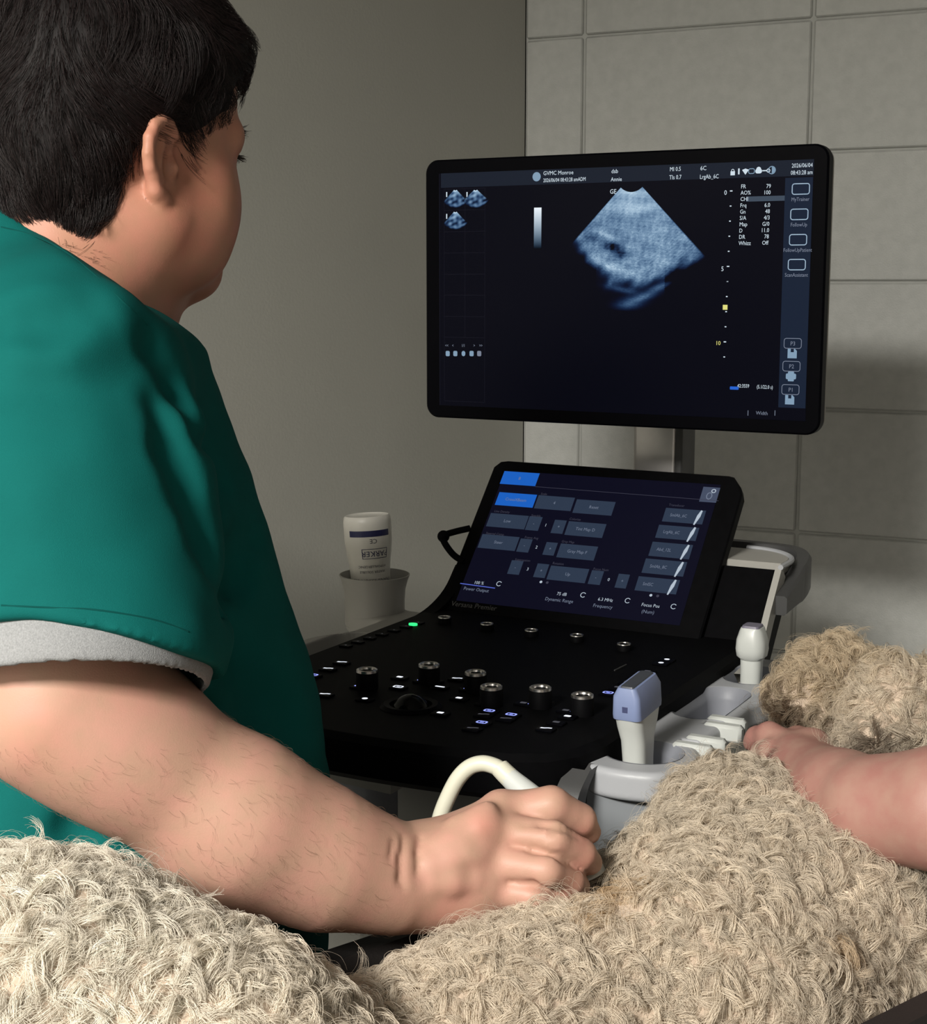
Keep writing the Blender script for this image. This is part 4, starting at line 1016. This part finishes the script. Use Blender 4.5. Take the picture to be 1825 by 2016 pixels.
# ------------------------------------------------------------------ people
def skin_material(name, base, ruddy):
    m = bpy.data.materials.new(name); m.use_nodes = True; nt = m.node_tree; N = nt.nodes; L = nt.links; b = N['Principled BSDF']
    a = N.new('ShaderNodeAttribute'); a.attribute_name = 'tint'
    tc = N.new('ShaderNodeTexCoord')
    nz = N.new('ShaderNodeTexNoise'); nz.inputs['Scale'].default_value = 55; nz.inputs['Detail'].default_value = 6; L.new(tc.outputs['Object'], nz.inputs['Vector'])
    rp = N.new('ShaderNodeValToRGB'); rp.color_ramp.elements[0].position = 0.35; rp.color_ramp.elements[1].position = 0.68
    rp.color_ramp.elements[0].color = (*base, 1); rp.color_ramp.elements[1].color = (*ruddy, 1); L.new(nz.outputs['Fac'], rp.inputs['Fac'])
    mx = N.new('ShaderNodeMix'); mx.data_type = 'RGBA'; mx.blend_type = 'MULTIPLY'; mx.inputs['Factor'].default_value = 1.0
    L.new(rp.outputs['Color'], mx.inputs['A']); L.new(a.outputs['Color'], mx.inputs['B']); L.new(mx.outputs['Result'], b.inputs['Base Color'])
    n2 = N.new('ShaderNodeTexNoise'); n2.inputs['Scale'].default_value = 900; n2.inputs['Detail'].default_value = 3; L.new(tc.outputs['Object'], n2.inputs['Vector'])
    bp = N.new('ShaderNodeBump'); bp.inputs['Strength'].default_value = 0.18; bp.inputs['Distance'].default_value = 0.0006
    L.new(n2.outputs['Fac'], bp.inputs['Height']); L.new(bp.outputs['Normal'], b.inputs['Normal'])
    b.inputs['Roughness'].default_value = 0.5; b.inputs['Specular IOR Level'].default_value = 0.35
    b.inputs['Subsurface Weight'].default_value = 0.0; b.inputs['Subsurface Radius'].default_value = (0.010, 0.004, 0.002); b.inputs['Subsurface Scale'].default_value = 0.5
    return m
m_skin = skin_material('skin', (0.445, 0.268, 0.192), (0.50, 0.268, 0.205))
m_skin2 = skin_material('skin_pink', (0.36, 0.205, 0.162), (0.335, 0.158, 0.132))
m_scrub = mat('teal_scrub_cloth', (0.003, 0.098, 0.090), 0.85, vary=0.08, scale=14, bump=0.25, bscale=1600, spec=0.1)
m_grey_knit = mat('heather_grey_knit', (0.26, 0.265, 0.27), 0.9, vary=0.16, scale=900, bump=0.4, bscale=1400, spec=0.1)
m_hair = mat('dark_hair_mass', (0.008, 0.006, 0.006), 0.6, vary=0.3, scale=90, spec=0.2)
m_trouser = mat('dark_trouser', (0.008, 0.04, 0.035), 0.85, vary=0.1, scale=20, spec=0.15)

def unit(v): v = np.asarray(v, float); return v / np.linalg.norm(v)
# ---- the man: head frame
HPH = math.radians(43); hf0 = np.array([math.cos(HPH), math.sin(HPH), 0]); hr = np.array([math.sin(HPH), -math.cos(HPH), 0])
pt_ = math.radians(7); hf = hf0 * math.cos(pt_) - np.array([0, 0, math.sin(pt_)]); hu = unit(np.cross(hr, hf))
HCn = at(232, 262, 1.13)
def H(f, r, u): return HCn + hf * f + hr * r + hu * u
HA = np.stack([hf, hr, hu])
body = Blob()
body.ell(H(-0.004, 0, 0.034), (0.094, 0.075, 0.092), 0.02, HA)
body.ell(H(0.030, 0, -0.040), (0.066, 0.062, 0.076), 0.03, HA)
for s in (-1, 1):
    body.ell(H(0.050, 0.036 * s, -0.050), (0.031, 0.030, 0.036), 0.02, HA)       # cheek
    body.cone(H(0.0, 0.054 * s, -0.068), H(0.070, 0.014 * s, -0.096), 0.028, 0.015, 0.02)   # jaw
    body.ell(H(0.024, 0.050 * s, -0.078), (0.040, 0.022, 0.034), 0.025, HA)     # jowl
    body.cone(H(0.077, 0.010 * s, 0.012), H(0.070, 0.042 * s, 0.008), 0.013, 0.011, 0.012)     # brow
    body.ell(H(0.090, 0.030 * s, -0.008), (0.013, 0.014, 0.009), 0.008, HA, sub=True)        # eye socket
    body.ell(H(0.071, 0.031 * s, -0.008), (0.0125, 0.0125, 0.0125), 0.003, HA)
    body.cone(H(0.083, 0.022 * s, 0.0), H(0.078, 0.042 * s, 0.0), 0.003, 0.003, 0.003)
body.cone(H(0.082, 0, 0.0), H(0.100, 0, -0.036), 0.009, 0.012, 0.010)             # nose
for s in (-1, 1): body.ell(H(0.092, 0.012 * s, -0.040), (0.010, 0.008, 0.007), 0.006, HA)
body.ell(H(0.079, 0, -0.072), (0.014, 0.026, 0.008), 0.008, HA); body.ell(H(0.077, 0, -0.084), (0.013, 0.022, 0.007), 0.008, HA)
body.cone(H(0.088, -0.02, -0.078), H(0.088, 0.02, -0.078), 0.002, 0.002, 0.004, sub=True)
body.ell(H(0.073, 0, -0.095), (0.018, 0.022, 0.014), 0.012, HA)                  # chin
body.cone(H(0.052, 0, -0.096), H(0.0, 0, -0.112), 0.020, 0.042, 0.025)             # under the chin
NB = at(105, 600, 1.16)
body.chain([H(-0.030, 0, -0.05), H(-0.028, 0, -0.10), NB], [0.060, 0.064, 0.078], 0.03)
# ear
for s in (-1, 1):
    Ec = H(-0.006, 0.073 * s, -0.026); e1 = unit(hf * 0.93 - hr * s * 0.37); e2 = unit(hu - hf * 0.10); e2 = unit(e2 - e1 * (e2 @ e1)); en = np.cross(e1, e2) * s
    en = en if en @ (hr * s) > 0 else -en
    E = lambda a, b, c=0.0: Ec + e1 * a + e2 * b * 0.86 + en * c
    body.ell(E(-0.004, 0.002), (0.016, 0.024, 0.006), 0.006, np.stack([e1, e2, en]))
    an = np.radians([40, 70, 100, 130, 160, 190, 215, 235]); hx = [E(-0.004 + 0.0165 * math.cos(a), 0.006 + 0.026 * math.sin(a), 0.004) for a in an]
    body.chain(hx + [E(-0.009, -0.026, 0.003), E(-0.002, -0.031, 0.002)], [0.0042] * 4 + [0.0044] * 4 + [0.006, 0.0078], 0.003)
    body.chain([E(0.006, 0.018, 0.002), E(-0.006, 0.014, 0.003), E(-0.009, 0.0, 0.003), E(-0.004, -0.014, 0.003)], [0.003, 0.0035, 0.004, 0.004], 0.003)
    body.ell(E(0.003, -0.002, 0.007), (0.0085, 0.012, 0.0075), 0.004, np.stack([e1, e2, en]), sub=True)
    body.ell(E(0.010, -0.004, 0.002), (0.0045, 0.007, 0.0055), 0.004, np.stack([e1, e2, en]))
head_end = len(body.ops)
# torso under the clothes
TPH = math.radians(43); tf = np.array([math.cos(TPH), math.sin(TPH), 0]); tr = np.array([math.sin(TPH), -math.cos(TPH), 0]); TAx = np.stack([tf, tr, [0, 0, 1.0]])
SHR = at(120, 745, 1.03); SHL = SHR - tr * 0.36 + np.array([0, 0, 0.01])
CHc = at(85, 1010, 1.20); BEc = at(190, 1480, 1.21)
def torso(b, g, k=0.05):
    b.ell(CHc, (0.118 + g, 0.165 + g, 0.20 + g), k, TAx)
    b.ell(BEc, (0.148 + g, 0.170 + g, 0.26 + g), k, TAx)
    b.cone(SHR, SHL, 0.060 + g, 0.060 + g, k)
    b.cone(NB, SHR, 0.062 + g, 0.055 + g, k); b.cone(NB, SHL, 0.062 + g, 0.055 + g, k)
    b.cone(NB, CHc + np.array([0, 0, 0.06]), 0.075 + g, 0.12 + g, k)
    b.cone(at(-60, 560, 1.18), at(-80, 800, 1.2), 0.095 + g, 0.12 + g, k)
torso(body, -0.012)
body.cone(BEc - np.array([0, 0, 0.12]), BEc - np.array([0, 0, 0.3]), 0.14, 0.14, 0.05)
# left arm hangs on the far side
LE = SHL + np.array([-0.02, 0.03, -0.30]); LH = LE + tf * 0.20 + np.array([0.03, 0, -0.10])
body.chain([SHL, LE, LH], [0.056, 0.045, 0.030], 0.02)
# right arm
ARM = [SHR, at(95, 1120, 0.985), at(125, 1380, 0.985), at(245, 1462, 0.995), at(475, 1622, 1.02), at(640, 1692, 1.04), at(775, 1730, 1.06), at(830, 1722, 1.068)]
body.chain(ARM, [0.046, 0.052, 0.054, 0.0495, 0.0510, 0.0415, 0.0305, 0.0285], 0.03)
# right hand
def fing(pts, rad, k=0.005): body.chain([at(*p) for p in pts], rad, k)
Wr = (830, 1722, 1.068)
for kn, r0, r1 in (((985, 1607, 1.095), 0.024, 0.0165), ((962, 1640, 1.075), 0.026, 0.0165), ((955, 1692, 1.066), 0.026, 0.0160), ((962, 1745, 1.066), 0.024, 0.0150)):
    body.cone(at(*Wr), at(*kn), r0, r1, 0.016)
body.ell(at(885, 1765, 1.075), (0.040, 0.026, 0.022), 0.02, np.stack([unit(at(1000, 1745, 1.07) - at(800, 1760, 1.065)), CF, CU]))
body.cone(at(840, 1690, 1.09), at(960, 1640, 1.11), 0.024, 0.020, 0.016)
fing([(985, 1605, 1.095), (1085, 1586, 1.088), (1142, 1614, 1.100), (1160, 1638, 1.110)], [0.0160, 0.0138, 0.0116, 0.0088], 0.003)
fing([(962, 1640, 1.075), (1088, 1652, 1.064), (1143, 1681, 1.078), (1162, 1698, 1.090)], [0.0160, 0.0126, 0.0110, 0.0090], 0.003)
fing([(955, 1694, 1.066), (1075, 1714, 1.053), (1122, 1736, 1.068), (1138, 1746, 1.080)], [0.0155, 0.0120, 0.0106, 0.0090], 0.003)
fing([(962, 1748, 1.066), (1050, 1763, 1.055), (1095, 1776, 1.066), (1110, 1784, 1.076)], [0.0145, 0.0108, 0.0096, 0.0082], 0.003)
fing([(870, 1690, 1.10), (960, 1650, 1.135), (1050, 1650, 1.145), (1110, 1675, 1.145)], [0.022, 0.017, 0.013, 0.010], 0.008)     # thumb behind the probe
# knuckle bumps, tendons and creases
for p, r in (((953, 1622, 1.060), 0.010), ((930, 1682, 1.050), 0.008), ((985, 1583, 1.085), 0.008), ((950, 1742, 1.054), 0.006)): body.ell(at(*p), (r, r, r), 0.014)
CREASES = [([(795, 1650), (790, 1690), (789, 1730), (795, 1745)], 0.0016, 0.004), ([(826, 1648), (822, 1680), (822, 1720)], 0.0010, 0.004), ([(775, 1655), (768, 1690)], 0.0009, 0.004),
    ([(1010, 1664), (1050, 1674), (1100, 1688), (1145, 1712)], 0.0022, 0.004), ([(1000, 1737), (1050, 1741), (1100, 1756), (1125, 1768)], 0.0022, 0.004), ([(1030, 1624), (1065, 1621), (1100, 1629), (1140, 1648)], 0.0022, 0.004)]
CREASES += [([(x, 1630), (x + 2, 1640), (x - 1, 1652)], 0.0006, 0.002) for x in (1080, 1086, 1092)]
def engrave(b, lines, inn=0.0, sub=True, e=0.5):
    flat = [q for l in lines for q in l[0]]; P = traces(b, flat); i = 0
    for l, r, k in lines:
        n = len(l); b.chain(list(P[i:i + n] + CF * inn), [r * e] + [r] * (n - 2) + [r * e], k, sub=sub); i += n
engrave(body, [([(852, 1690), (890, 1665), (935, 1632)], 0.0045, 0.012), ([(852, 1712), (885, 1700), (915, 1685)], 0.0040, 0.012), ([(858, 1740), (890, 1738), (930, 1738)], 0.0035, 0.012), ([(860, 1665), (900, 1630), (960, 1590)], 0.004, 0.012)], 0.002, False)
engrave(body, CREASES)
lo = np.array([-0.80, 0.84, 0.72]); hi = np.array([0.16, 1.62, 1.66])
BV, BF = sdf_mesh(body, lo, hi, 0.0024)
man = mesh_obj('person', BV, BF, m_skin, relax=1)
tag(man, 'dark-haired person in teal scrub top pressing a probe to the dog', 'person')
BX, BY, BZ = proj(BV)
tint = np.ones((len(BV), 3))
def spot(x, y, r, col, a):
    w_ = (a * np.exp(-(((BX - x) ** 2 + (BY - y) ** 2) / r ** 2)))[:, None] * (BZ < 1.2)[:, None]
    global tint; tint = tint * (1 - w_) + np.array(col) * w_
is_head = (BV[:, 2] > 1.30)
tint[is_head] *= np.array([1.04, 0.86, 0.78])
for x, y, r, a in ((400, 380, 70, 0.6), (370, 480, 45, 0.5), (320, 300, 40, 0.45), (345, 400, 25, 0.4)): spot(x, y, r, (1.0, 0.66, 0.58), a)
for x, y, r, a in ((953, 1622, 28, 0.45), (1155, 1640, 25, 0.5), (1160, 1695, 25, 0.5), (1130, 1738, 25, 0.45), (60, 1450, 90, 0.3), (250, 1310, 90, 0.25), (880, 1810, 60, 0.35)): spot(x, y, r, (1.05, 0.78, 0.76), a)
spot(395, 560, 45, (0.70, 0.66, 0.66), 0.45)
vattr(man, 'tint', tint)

# ---- scrub top: trunk and loose sleeve, the sleeve hollow at the cuff
def sleeve_axis(b, g, k=0.03):
    b.chain([SHR, at(125, 1000, 0.997), at(150, 1290, 0.98)], [0.072 + g, 0.084 + g, 0.0945 + g], k)
    b.chain([at(250, 900, 1.02), at(330, 1210, 1.015)], [0.055 + g, 0.040 + g], 0.03)
CUFF_P = at(0, 1224, 0.905); CUFF_N = unit(np.cross(at(300, 1252, 0.90) - CUFF_P, at(400, 1360, 1.06) - CUFF_P)); CUFF_N = CUFF_N if CUFF_N[2] < 0 else -CUFF_N
COL_A = at(10, 415, 1.12); COL_B = at(318, 622, 1.12)
COL_N = unit(np.cross(COL_B - COL_A, unit(at(160, 520, 2.0) - at(160, 520, 1.0)))); COL_N = COL_N if COL_N[2] > 0 else -COL_N
trunk_b = Blob(); torso(trunk_b, 0.016)
trunk_b.cone(at(-10, 545, 1.15), at(185, 725, 1.12), 0.090, 0.072, 0.03)
trunk_b.cone(BEc - np.array([0, 0, 0.05]), BEc - np.array([0, 0, 0.30]), 0.175, 0.185, 0.05)
trunk_b.cone(SHL, SHL + (LE - SHL) * 0.62, 0.078, 0.074, 0.03)
slv_o = Blob(); sleeve_axis(slv_o, 0.0); slv_i = Blob(); sleeve_axis(slv_i, -0.0125)
def smax(a, b, k): return -smin(-a, -b, k)
def scrub_base(P):
    c = (P - CUFF_P) @ CUFF_N
    t = smax(trunk_b(P), (P - COL_A) @ COL_N, 0.006); t = np.maximum(t, (BEc[2] - 0.30) - P[:, 2])
    s_ = smax(slv_o(P), c, 0.002); s_ = np.maximum(s_, -np.maximum(slv_i(P), -0.035 - c))
    return smin(t, s_, 0.012)
scrub_o = Blob(); scrub_o.ops.append(('f', scrub_base, None, None, None, 0.001, False))
engrave(scrub_o, [([(0, 690), (100, 660), (190, 630)], 0.014, 0.04)], 0.012, False)
engrave(scrub_o, [([(318, 800), (345, 890), (375, 960), (400, 1050), (418, 1120)], 0.0028, 0.026), ([(300, 690), (350, 760), (400, 850), (440, 950)], 0.0016, 0.022), ([(478, 1050), (458, 1120), (450, 1190)], 0.004, 0.03),
    ([(0, 640), (90, 620), (170, 590)], 0.004, 0.03), ([(505, 1060), (480, 1110), (465, 1150)], 0.003, 0.025), ([(470, 1330), (520, 1390), (570, 1410)], 0.004, 0.04),
    ([(140, 1590), (145, 1640), (150, 1690)], 0.005, 0.02)])
scrub_o.disp(lambda P: 0.0016 * smooth_noise(P, 45, 61) + 0.0006 * smooth_noise(P, 140, 62))
lo = np.array([-0.88, 0.80, 0.80]); hi = np.array([0.10, 1.75, 1.56])
V, Fq = sdf_mesh(scrub_o, lo, hi, 0.0032)
scrub = mesh_obj('scrub_top', V, Fq, m_scrub, man, relax=2); scrub['label'] = 'teal short-sleeved scrub top with soft folds'
# stitched seams along the neckline and sleeve hem
m_seam = mat('scrub_seam', (0.002, 0.062, 0.056), 0.85, vary=0.05, spec=0.1)
for ln in ([(2, 447), (60, 462), (120, 490), (180, 536), (240, 592), (290, 640)], [(2, 1192), (90, 1196), (170, 1199), (240, 1208), (310, 1222), (370, 1243)]):
    sp_ = traces(scrub_o, ln); MB().tube(bez(sp_, 40) + CF * 0.0002, 0.0006, 6).build('seam', m_seam, man)
# ---- grey undershirt: sleeve band and a sliver of collar
un_o = Blob(); sleeve_axis(un_o, -0.0075); un_i = Blob(); sleeve_axis(un_i, -0.0115)
def under_fn(P):
    c = (P - CUFF_P) @ CUFF_N
    return np.maximum(np.maximum(un_o(P), -un_i(P)), np.maximum(-0.010 - c, c - np.clip(0.027 - 0.17 * (P[:, 0] + 0.275), 0.009, 0.030)))
V, Fq = sdf_mesh(under_fn, (-0.45, 0.78, 0.95), (0.0, 1.25, 1.32), 0.0022)
us = mesh_obj('undershirt_sleeve', V, Fq, m_grey_knit, man, relax=1); us['label'] = 'heather grey undershirt sleeve showing below the scrub cuff'
ne = Blob(); ne.chain([H(-0.028, 0, -0.10), NB], [0.0665, 0.0815], 0.01); ni = Blob(); ni.chain([H(-0.028, 0, -0.10), NB], [0.0635, 0.0785], 0.01)
def collar_fn(P):
    c = (P - COL_A) @ COL_N; return np.maximum(np.maximum(ne(P), -ni(P)), np.maximum(c - 0.006, -0.03 - c))
V, Fq = sdf_mesh(collar_fn, NB - 0.16, NB + 0.2, 0.0022)
if len(V): mesh_obj('undershirt_collar', V, Fq, m_grey_knit, man, relax=1)
# ---- trousers and shoes behind the table
hip = BEc - np.array([0, 0, 0.30]); tb = Blob()
tb.ell(hip + np.array([0, 0, 0.02]), (0.155, 0.19, 0.14), 0.04, TAx)
for s in (-1, 1):
    k_ = hip + tr * 0.10 * s + tf * 0.03 - np.array([0, 0, 0.36]); f_ = hip + tr * 0.11 * s; f_[2] = 0.09
    tb.chain([hip + tr * 0.09 * s, k_, f_], [0.11, 0.082, 0.075], 0.04)
V, Fq = sdf_mesh(tb, hip - np.array([0.4, 0.4, hip[2]]), hip + np.array([0.4, 0.4, 0.2]), 0.009)
mesh_obj('trousers', V, Fq, m_trouser, man, relax=1)
for s in (-1, 1):
    f_ = hip + tr * 0.11 * s; f_[2] = 0.0; sh = Blob(); sh.cone(f_ + np.array([0, 0, 0.045]) - tf * 0.04, f_ + np.array([0, 0, 0.035]) + tf * 0.16, 0.048, 0.036, 0.02); sh.cut(f_ + np.array([0, 0, 0.004]), (0, 0, -1.0))
    V, Fq = sdf_mesh(sh, f_ - np.array([0.25, 0.25, 0.02]), f_ + np.array([0.25, 0.25, 0.15]), 0.006); mesh_obj('shoe', V, Fq, m_black, man, relax=1)

# ---- hair: a dark mass with strands combed over it
hairb = Blob()
hairb.ell(H(-0.006, 0, 0.044), (0.096, 0.081, 0.093), 0.02, HA)
hairb.ell(H(-0.050, 0, -0.015), (0.062, 0.074, 0.070), 0.02, HA)
hairb.ell(H(0.046, 0, 0.072), (0.046, 0.060, 0.030), 0.02, HA)
hairb.ell(H(-0.042, 0, -0.062), (0.052, 0.066, 0.050), 0.02, HA)
def hair_fn(P):
    q = (P - HCn) @ HA.T; f, r, u = q[:, 0], np.abs(q[:, 1]), q[:, 2]
    # hairline: forehead, temple, sideburn, around the ear, nape
    line = np.interp(f, [-0.12, -0.075, -0.048, -0.038, -0.030, -0.020, -0.008, 0.006, 0.014, 0.026, 0.032, 0.044, 0.056, 0.062, 0.075, 0.12], [-0.104, -0.096, -0.088, -0.070, -0.045, -0.010, 0.004, 0.000, -0.014, -0.016, -0.004, 0.006, 0.018, 0.040, 0.050, 0.050])
    line = line + 0.003 * np.sin(f * 420) + 0.002 * np.sin(f * 900 + 1) + 0.006 * (f < -0.035)
    d = hairb(P) + 0.0016 * smooth_noise(P, 130, 71)
    return np.maximum(d, (line - u) * 0.7)
V, Fq = sdf_mesh(hair_fn, HCn - 0.18, HCn + 0.2, 0.003)
hair = mesh_obj('hair', V, Fq, m_hair, man, relax=1); hair['label'] = 'short dark brown hair'
def strand_mat(name, c0, c1, rough=0.35, spec=0.4):
    m = bpy.data.materials.new(name); m.use_nodes = True; nt = m.node_tree; b = nt.nodes['Principled BSDF']
    hi_ = nt.nodes.new('ShaderNodeHairInfo'); rp = nt.nodes.new('ShaderNodeValToRGB'); rp.color_ramp.elements[0].color = (*c0, 1); rp.color_ramp.elements[1].color = (*c1, 1)
    nt.links.new(hi_.outputs['Random'], rp.inputs['Fac']); nt.links.new(rp.outputs['Color'], b.inputs['Base Color'])
    b.inputs['Roughness'].default_value = rough; b.inputs['Specular IOR Level'].default_value = spec; return m
R = np.random.default_rng(21)
def comb(name, n, lw, L0, L1, seed, rad=0.00015, clump=0.55, ncl=700):
    R = np.random.default_rng(seed)
    def wt(p, nn):
        q = (p - HCn) @ HA.T
        return (np.abs(hairb(p)) < 0.0045) * (((p - HCn) * nn).sum(1) > 0) * lw(q)
    P, N = surf_samples(HV, HF, n, R, wt)
    q = (P - HCn) @ HA.T
    whorl = H(-0.055, 0.0, 0.125)
    d = P - whorl; d = d / np.linalg.norm(d, axis=1)[:, None]
    low = np.clip((0.02 - q[:, 2:3]) / 0.06, 0, 1)
    d = d * (1 - 0.5 * low) + low * (-hu * 0.8 + hf * 0.05)[None]
    d += np.stack([smooth_noise(P, 55, 81), smooth_noise(P, 55, 82), smooth_noise(P, 55, 83)], 1) * (0.22 + 0.2 * low) + 0.10 * R.normal(size=P.shape)
    d -= N * (d * N).sum(1)[:, None]; d /= np.linalg.norm(d, axis=1)[:, None]
    L = R.uniform(L0, L1, n) * np.where(q[:, 0] > 0.015, np.where(q[:, 2] < 0.06, 0.45, 0.8), 1.0)
    npt = 8; s = np.linspace(0, 1, npt)[None, :, None]
    sw = np.cross(N, d) * (smooth_noise(P, 70, 84) * 0.7)[:, None]
    X = P[:, None] + d[:, None] * L[:, None, None] * s + N[:, None] * ((0.0035 + 0.003 * R.random(n))[:, None, None] * np.sin(s * 2.4) - 0.001 - 0.10 * L[:, None, None] * s * s) + sw[:, None] * L[:, None, None] * s * s
    c = R.choice(n, ncl, replace=False); best = np.zeros(n, int); bd = np.full(n, 9.0)
    for j in c:
        dd = ((P - P[j]) ** 2).sum(1); m = dd < bd; bd[m] = dd[m]; best[m] = j
    near = (np.sqrt(bd) < 0.012)[:, None, None]
    X = X + near * clump * s ** 1.3 * ((X[best] + (P - P[best])[:, None] * 0.15) - X)
    o = strands(name, X, rad * (1 - 0.5 * np.linspace(0, 1, npt))[None], m_strand, hair); o['kind'] = 'stuff'
m_strand = strand_mat('hair_strand', (0.004, 0.0025, 0.0025), (0.018, 0.010, 0.010), 0.45, 0.25)
HV, HF = V, Fq
comb('hair_strands', 17000, lambda q: 1.0, 0.018, 0.036, 22)
comb('nape_strands', 7000, lambda q: (q[:, 2] < -0.035) * (q[:, 0] < 0.0) * np.exp(-np.clip(q[:, 2] + 0.10, 0, 1) / 0.02), 0.016, 0.032, 23, clump=0.6, ncl=200)
# eyebrow and lashes
def tuft(name, pts, n, L, d, parent, r=0.00022):
    R = np.random.default_rng(5); t = R.random(n); pl = bez(pts, 40); p = pl[(t * 39).astype(int)] + R.normal(0, 0.0009, (n, 3)); D = unit(d) + R.normal(0, 0.25, (n, 3))
    s = np.linspace(0, 1, 5)[None, :, None]; strands(name, p[:, None] + D[:, None] * L * s, r * (1 - 0.6 * np.linspace(0, 1, 5))[None], MATS.get('brow') or MATS.setdefault('brow', strand_mat('brow_hair', (0.008, 0.006, 0.006), (0.02, 0.012, 0.01))), parent)
for sgn in (-1, 1):
    tuft('eyebrow', [H(0.089, 0.012 * sgn, 0.012), H(0.086, 0.028 * sgn, 0.016), H(0.074, 0.046 * sgn, 0.009)], 160, 0.007, hr * sgn * 1.0 + hf * 0.1, man)
    tuft('eyelashes', [H(0.084, 0.020 * sgn, -0.006), H(0.085, 0.031 * sgn, -0.004), H(0.078, 0.043 * sgn, -0.007)], 60, 0.006, hf - hu * 0.15 + hr * sgn * 0.35, man)
# hair on the forearm
w_arm = lambda p, n: ((p[:, 2] < 1.12) & (p[:, 0] > -0.30) & (p[:, 0] < -0.05) & ((n @ CF) < 0.25)).astype(float)
P, N = surf_samples(BV, BF, 2200, R, w_arm)
ad = unit(at(775, 1740, 1.06) - at(245, 1462, 0.995)) + np.array([0, 0, -0.35]); D = ad[None] + R.normal(0, 0.35, P.shape); D -= N * (D * N).sum(1)[:, None]; D /= np.linalg.norm(D, axis=1)[:, None]
s = np.linspace(0, 1, 6)[None, :, None]; X = P[:, None] + D[:, None] * R.uniform(0.004, 0.010, len(P))[:, None, None] * s + N[:, None] * 0.0016 * np.sin(s * 2.8) + np.cross(N, D)[:, None] * (R.normal(0, 0.003, len(P)))[:, None, None] * s * s
ah = strands('arm_hair', X, 0.00005 * (1 - 0.5 * np.linspace(0, 1, 6))[None], strand_mat('arm_hair', (0.10, 0.06, 0.035), (0.22, 0.13, 0.08)), man); ah['kind'] = 'stuff'

# ------------------------------------------------------------------ second person: forearm and hand that steady the dog
pb = Blob()
pb.chain([at(2360, 1500, 1.02), at(2150, 1640, 1.06), at(1860, 1592, 1.10), at(1720, 1594, 1.14), at(1655, 1570, 1.18)], [0.062, 0.050, 0.039, 0.033, 0.031], 0.03)
pw = (1655, 1570, 1.18)
for kn, r0, r1 in (((1565, 1480, 1.275), 0.024, 0.015), ((1560, 1505, 1.262), 0.026, 0.016), ((1570, 1535, 1.245), 0.024, 0.014)): pb.cone(at(*pw), at(*kn), r0, r1, 0.024)
def f2(pts, rad, k=0.004): pb.chain([at(*t) for t in pts], rad, k)
f2([(1565, 1478, 1.275), (1515, 1448, 1.30), (1490, 1452, 1.315), (1480, 1462, 1.32)], [0.014, 0.0115, 0.0095, 0.008])
f2([(1560, 1503, 1.262), (1520, 1482, 1.28), (1497, 1488, 1.295), (1490, 1500, 1.30)], [0.0145, 0.0115, 0.0095, 0.008])
f2([(1570, 1535, 1.245), (1530, 1520, 1.262), (1510, 1530, 1.275), (1505, 1545, 1.28)], [0.014, 0.011, 0.0095, 0.008])
f2([(1590, 1560, 1.235), (1560, 1560, 1.245), (1545, 1572, 1.252)], [0.013, 0.010, 0.008])
f2([(1640, 1530, 1.225), (1600, 1470, 1.275), (1570, 1450, 1.30)], [0.019, 0.014, 0.010], 0.008)
# upper arm and shoulder beyond the right edge
pb.chain([at(2360, 1500, 1.02), at(2480, 1150, 1.0), at(2520, 850, 1.02)], [0.060, 0.066, 0.08], 0.03)
V, Fq = sdf_mesh(pb, (0.15, 0.88, 0.85), (0.75, 1.45, 1.62), 0.0026)
per2 = mesh_obj('person', V, Fq, m_skin2, relax=1); vattr(per2, 'tint', np.ones((len(V), 3)))
tag(per2, 'person reaching in from the right edge, bare forearm and hand holding the dog', 'person')
so = Blob(); so.chain([at(2430, 1290, 1.01), at(2480, 1150, 1.0), at(2525, 830, 1.02)], [0.082, 0.084, 0.095], 0.03)
V, Fq = sdf_mesh(so, (0.25, 0.80, 1.0), (0.85, 1.35, 1.62), 0.006); mesh_obj('sleeve', V, Fq, m_trouser, per2, relax=1)
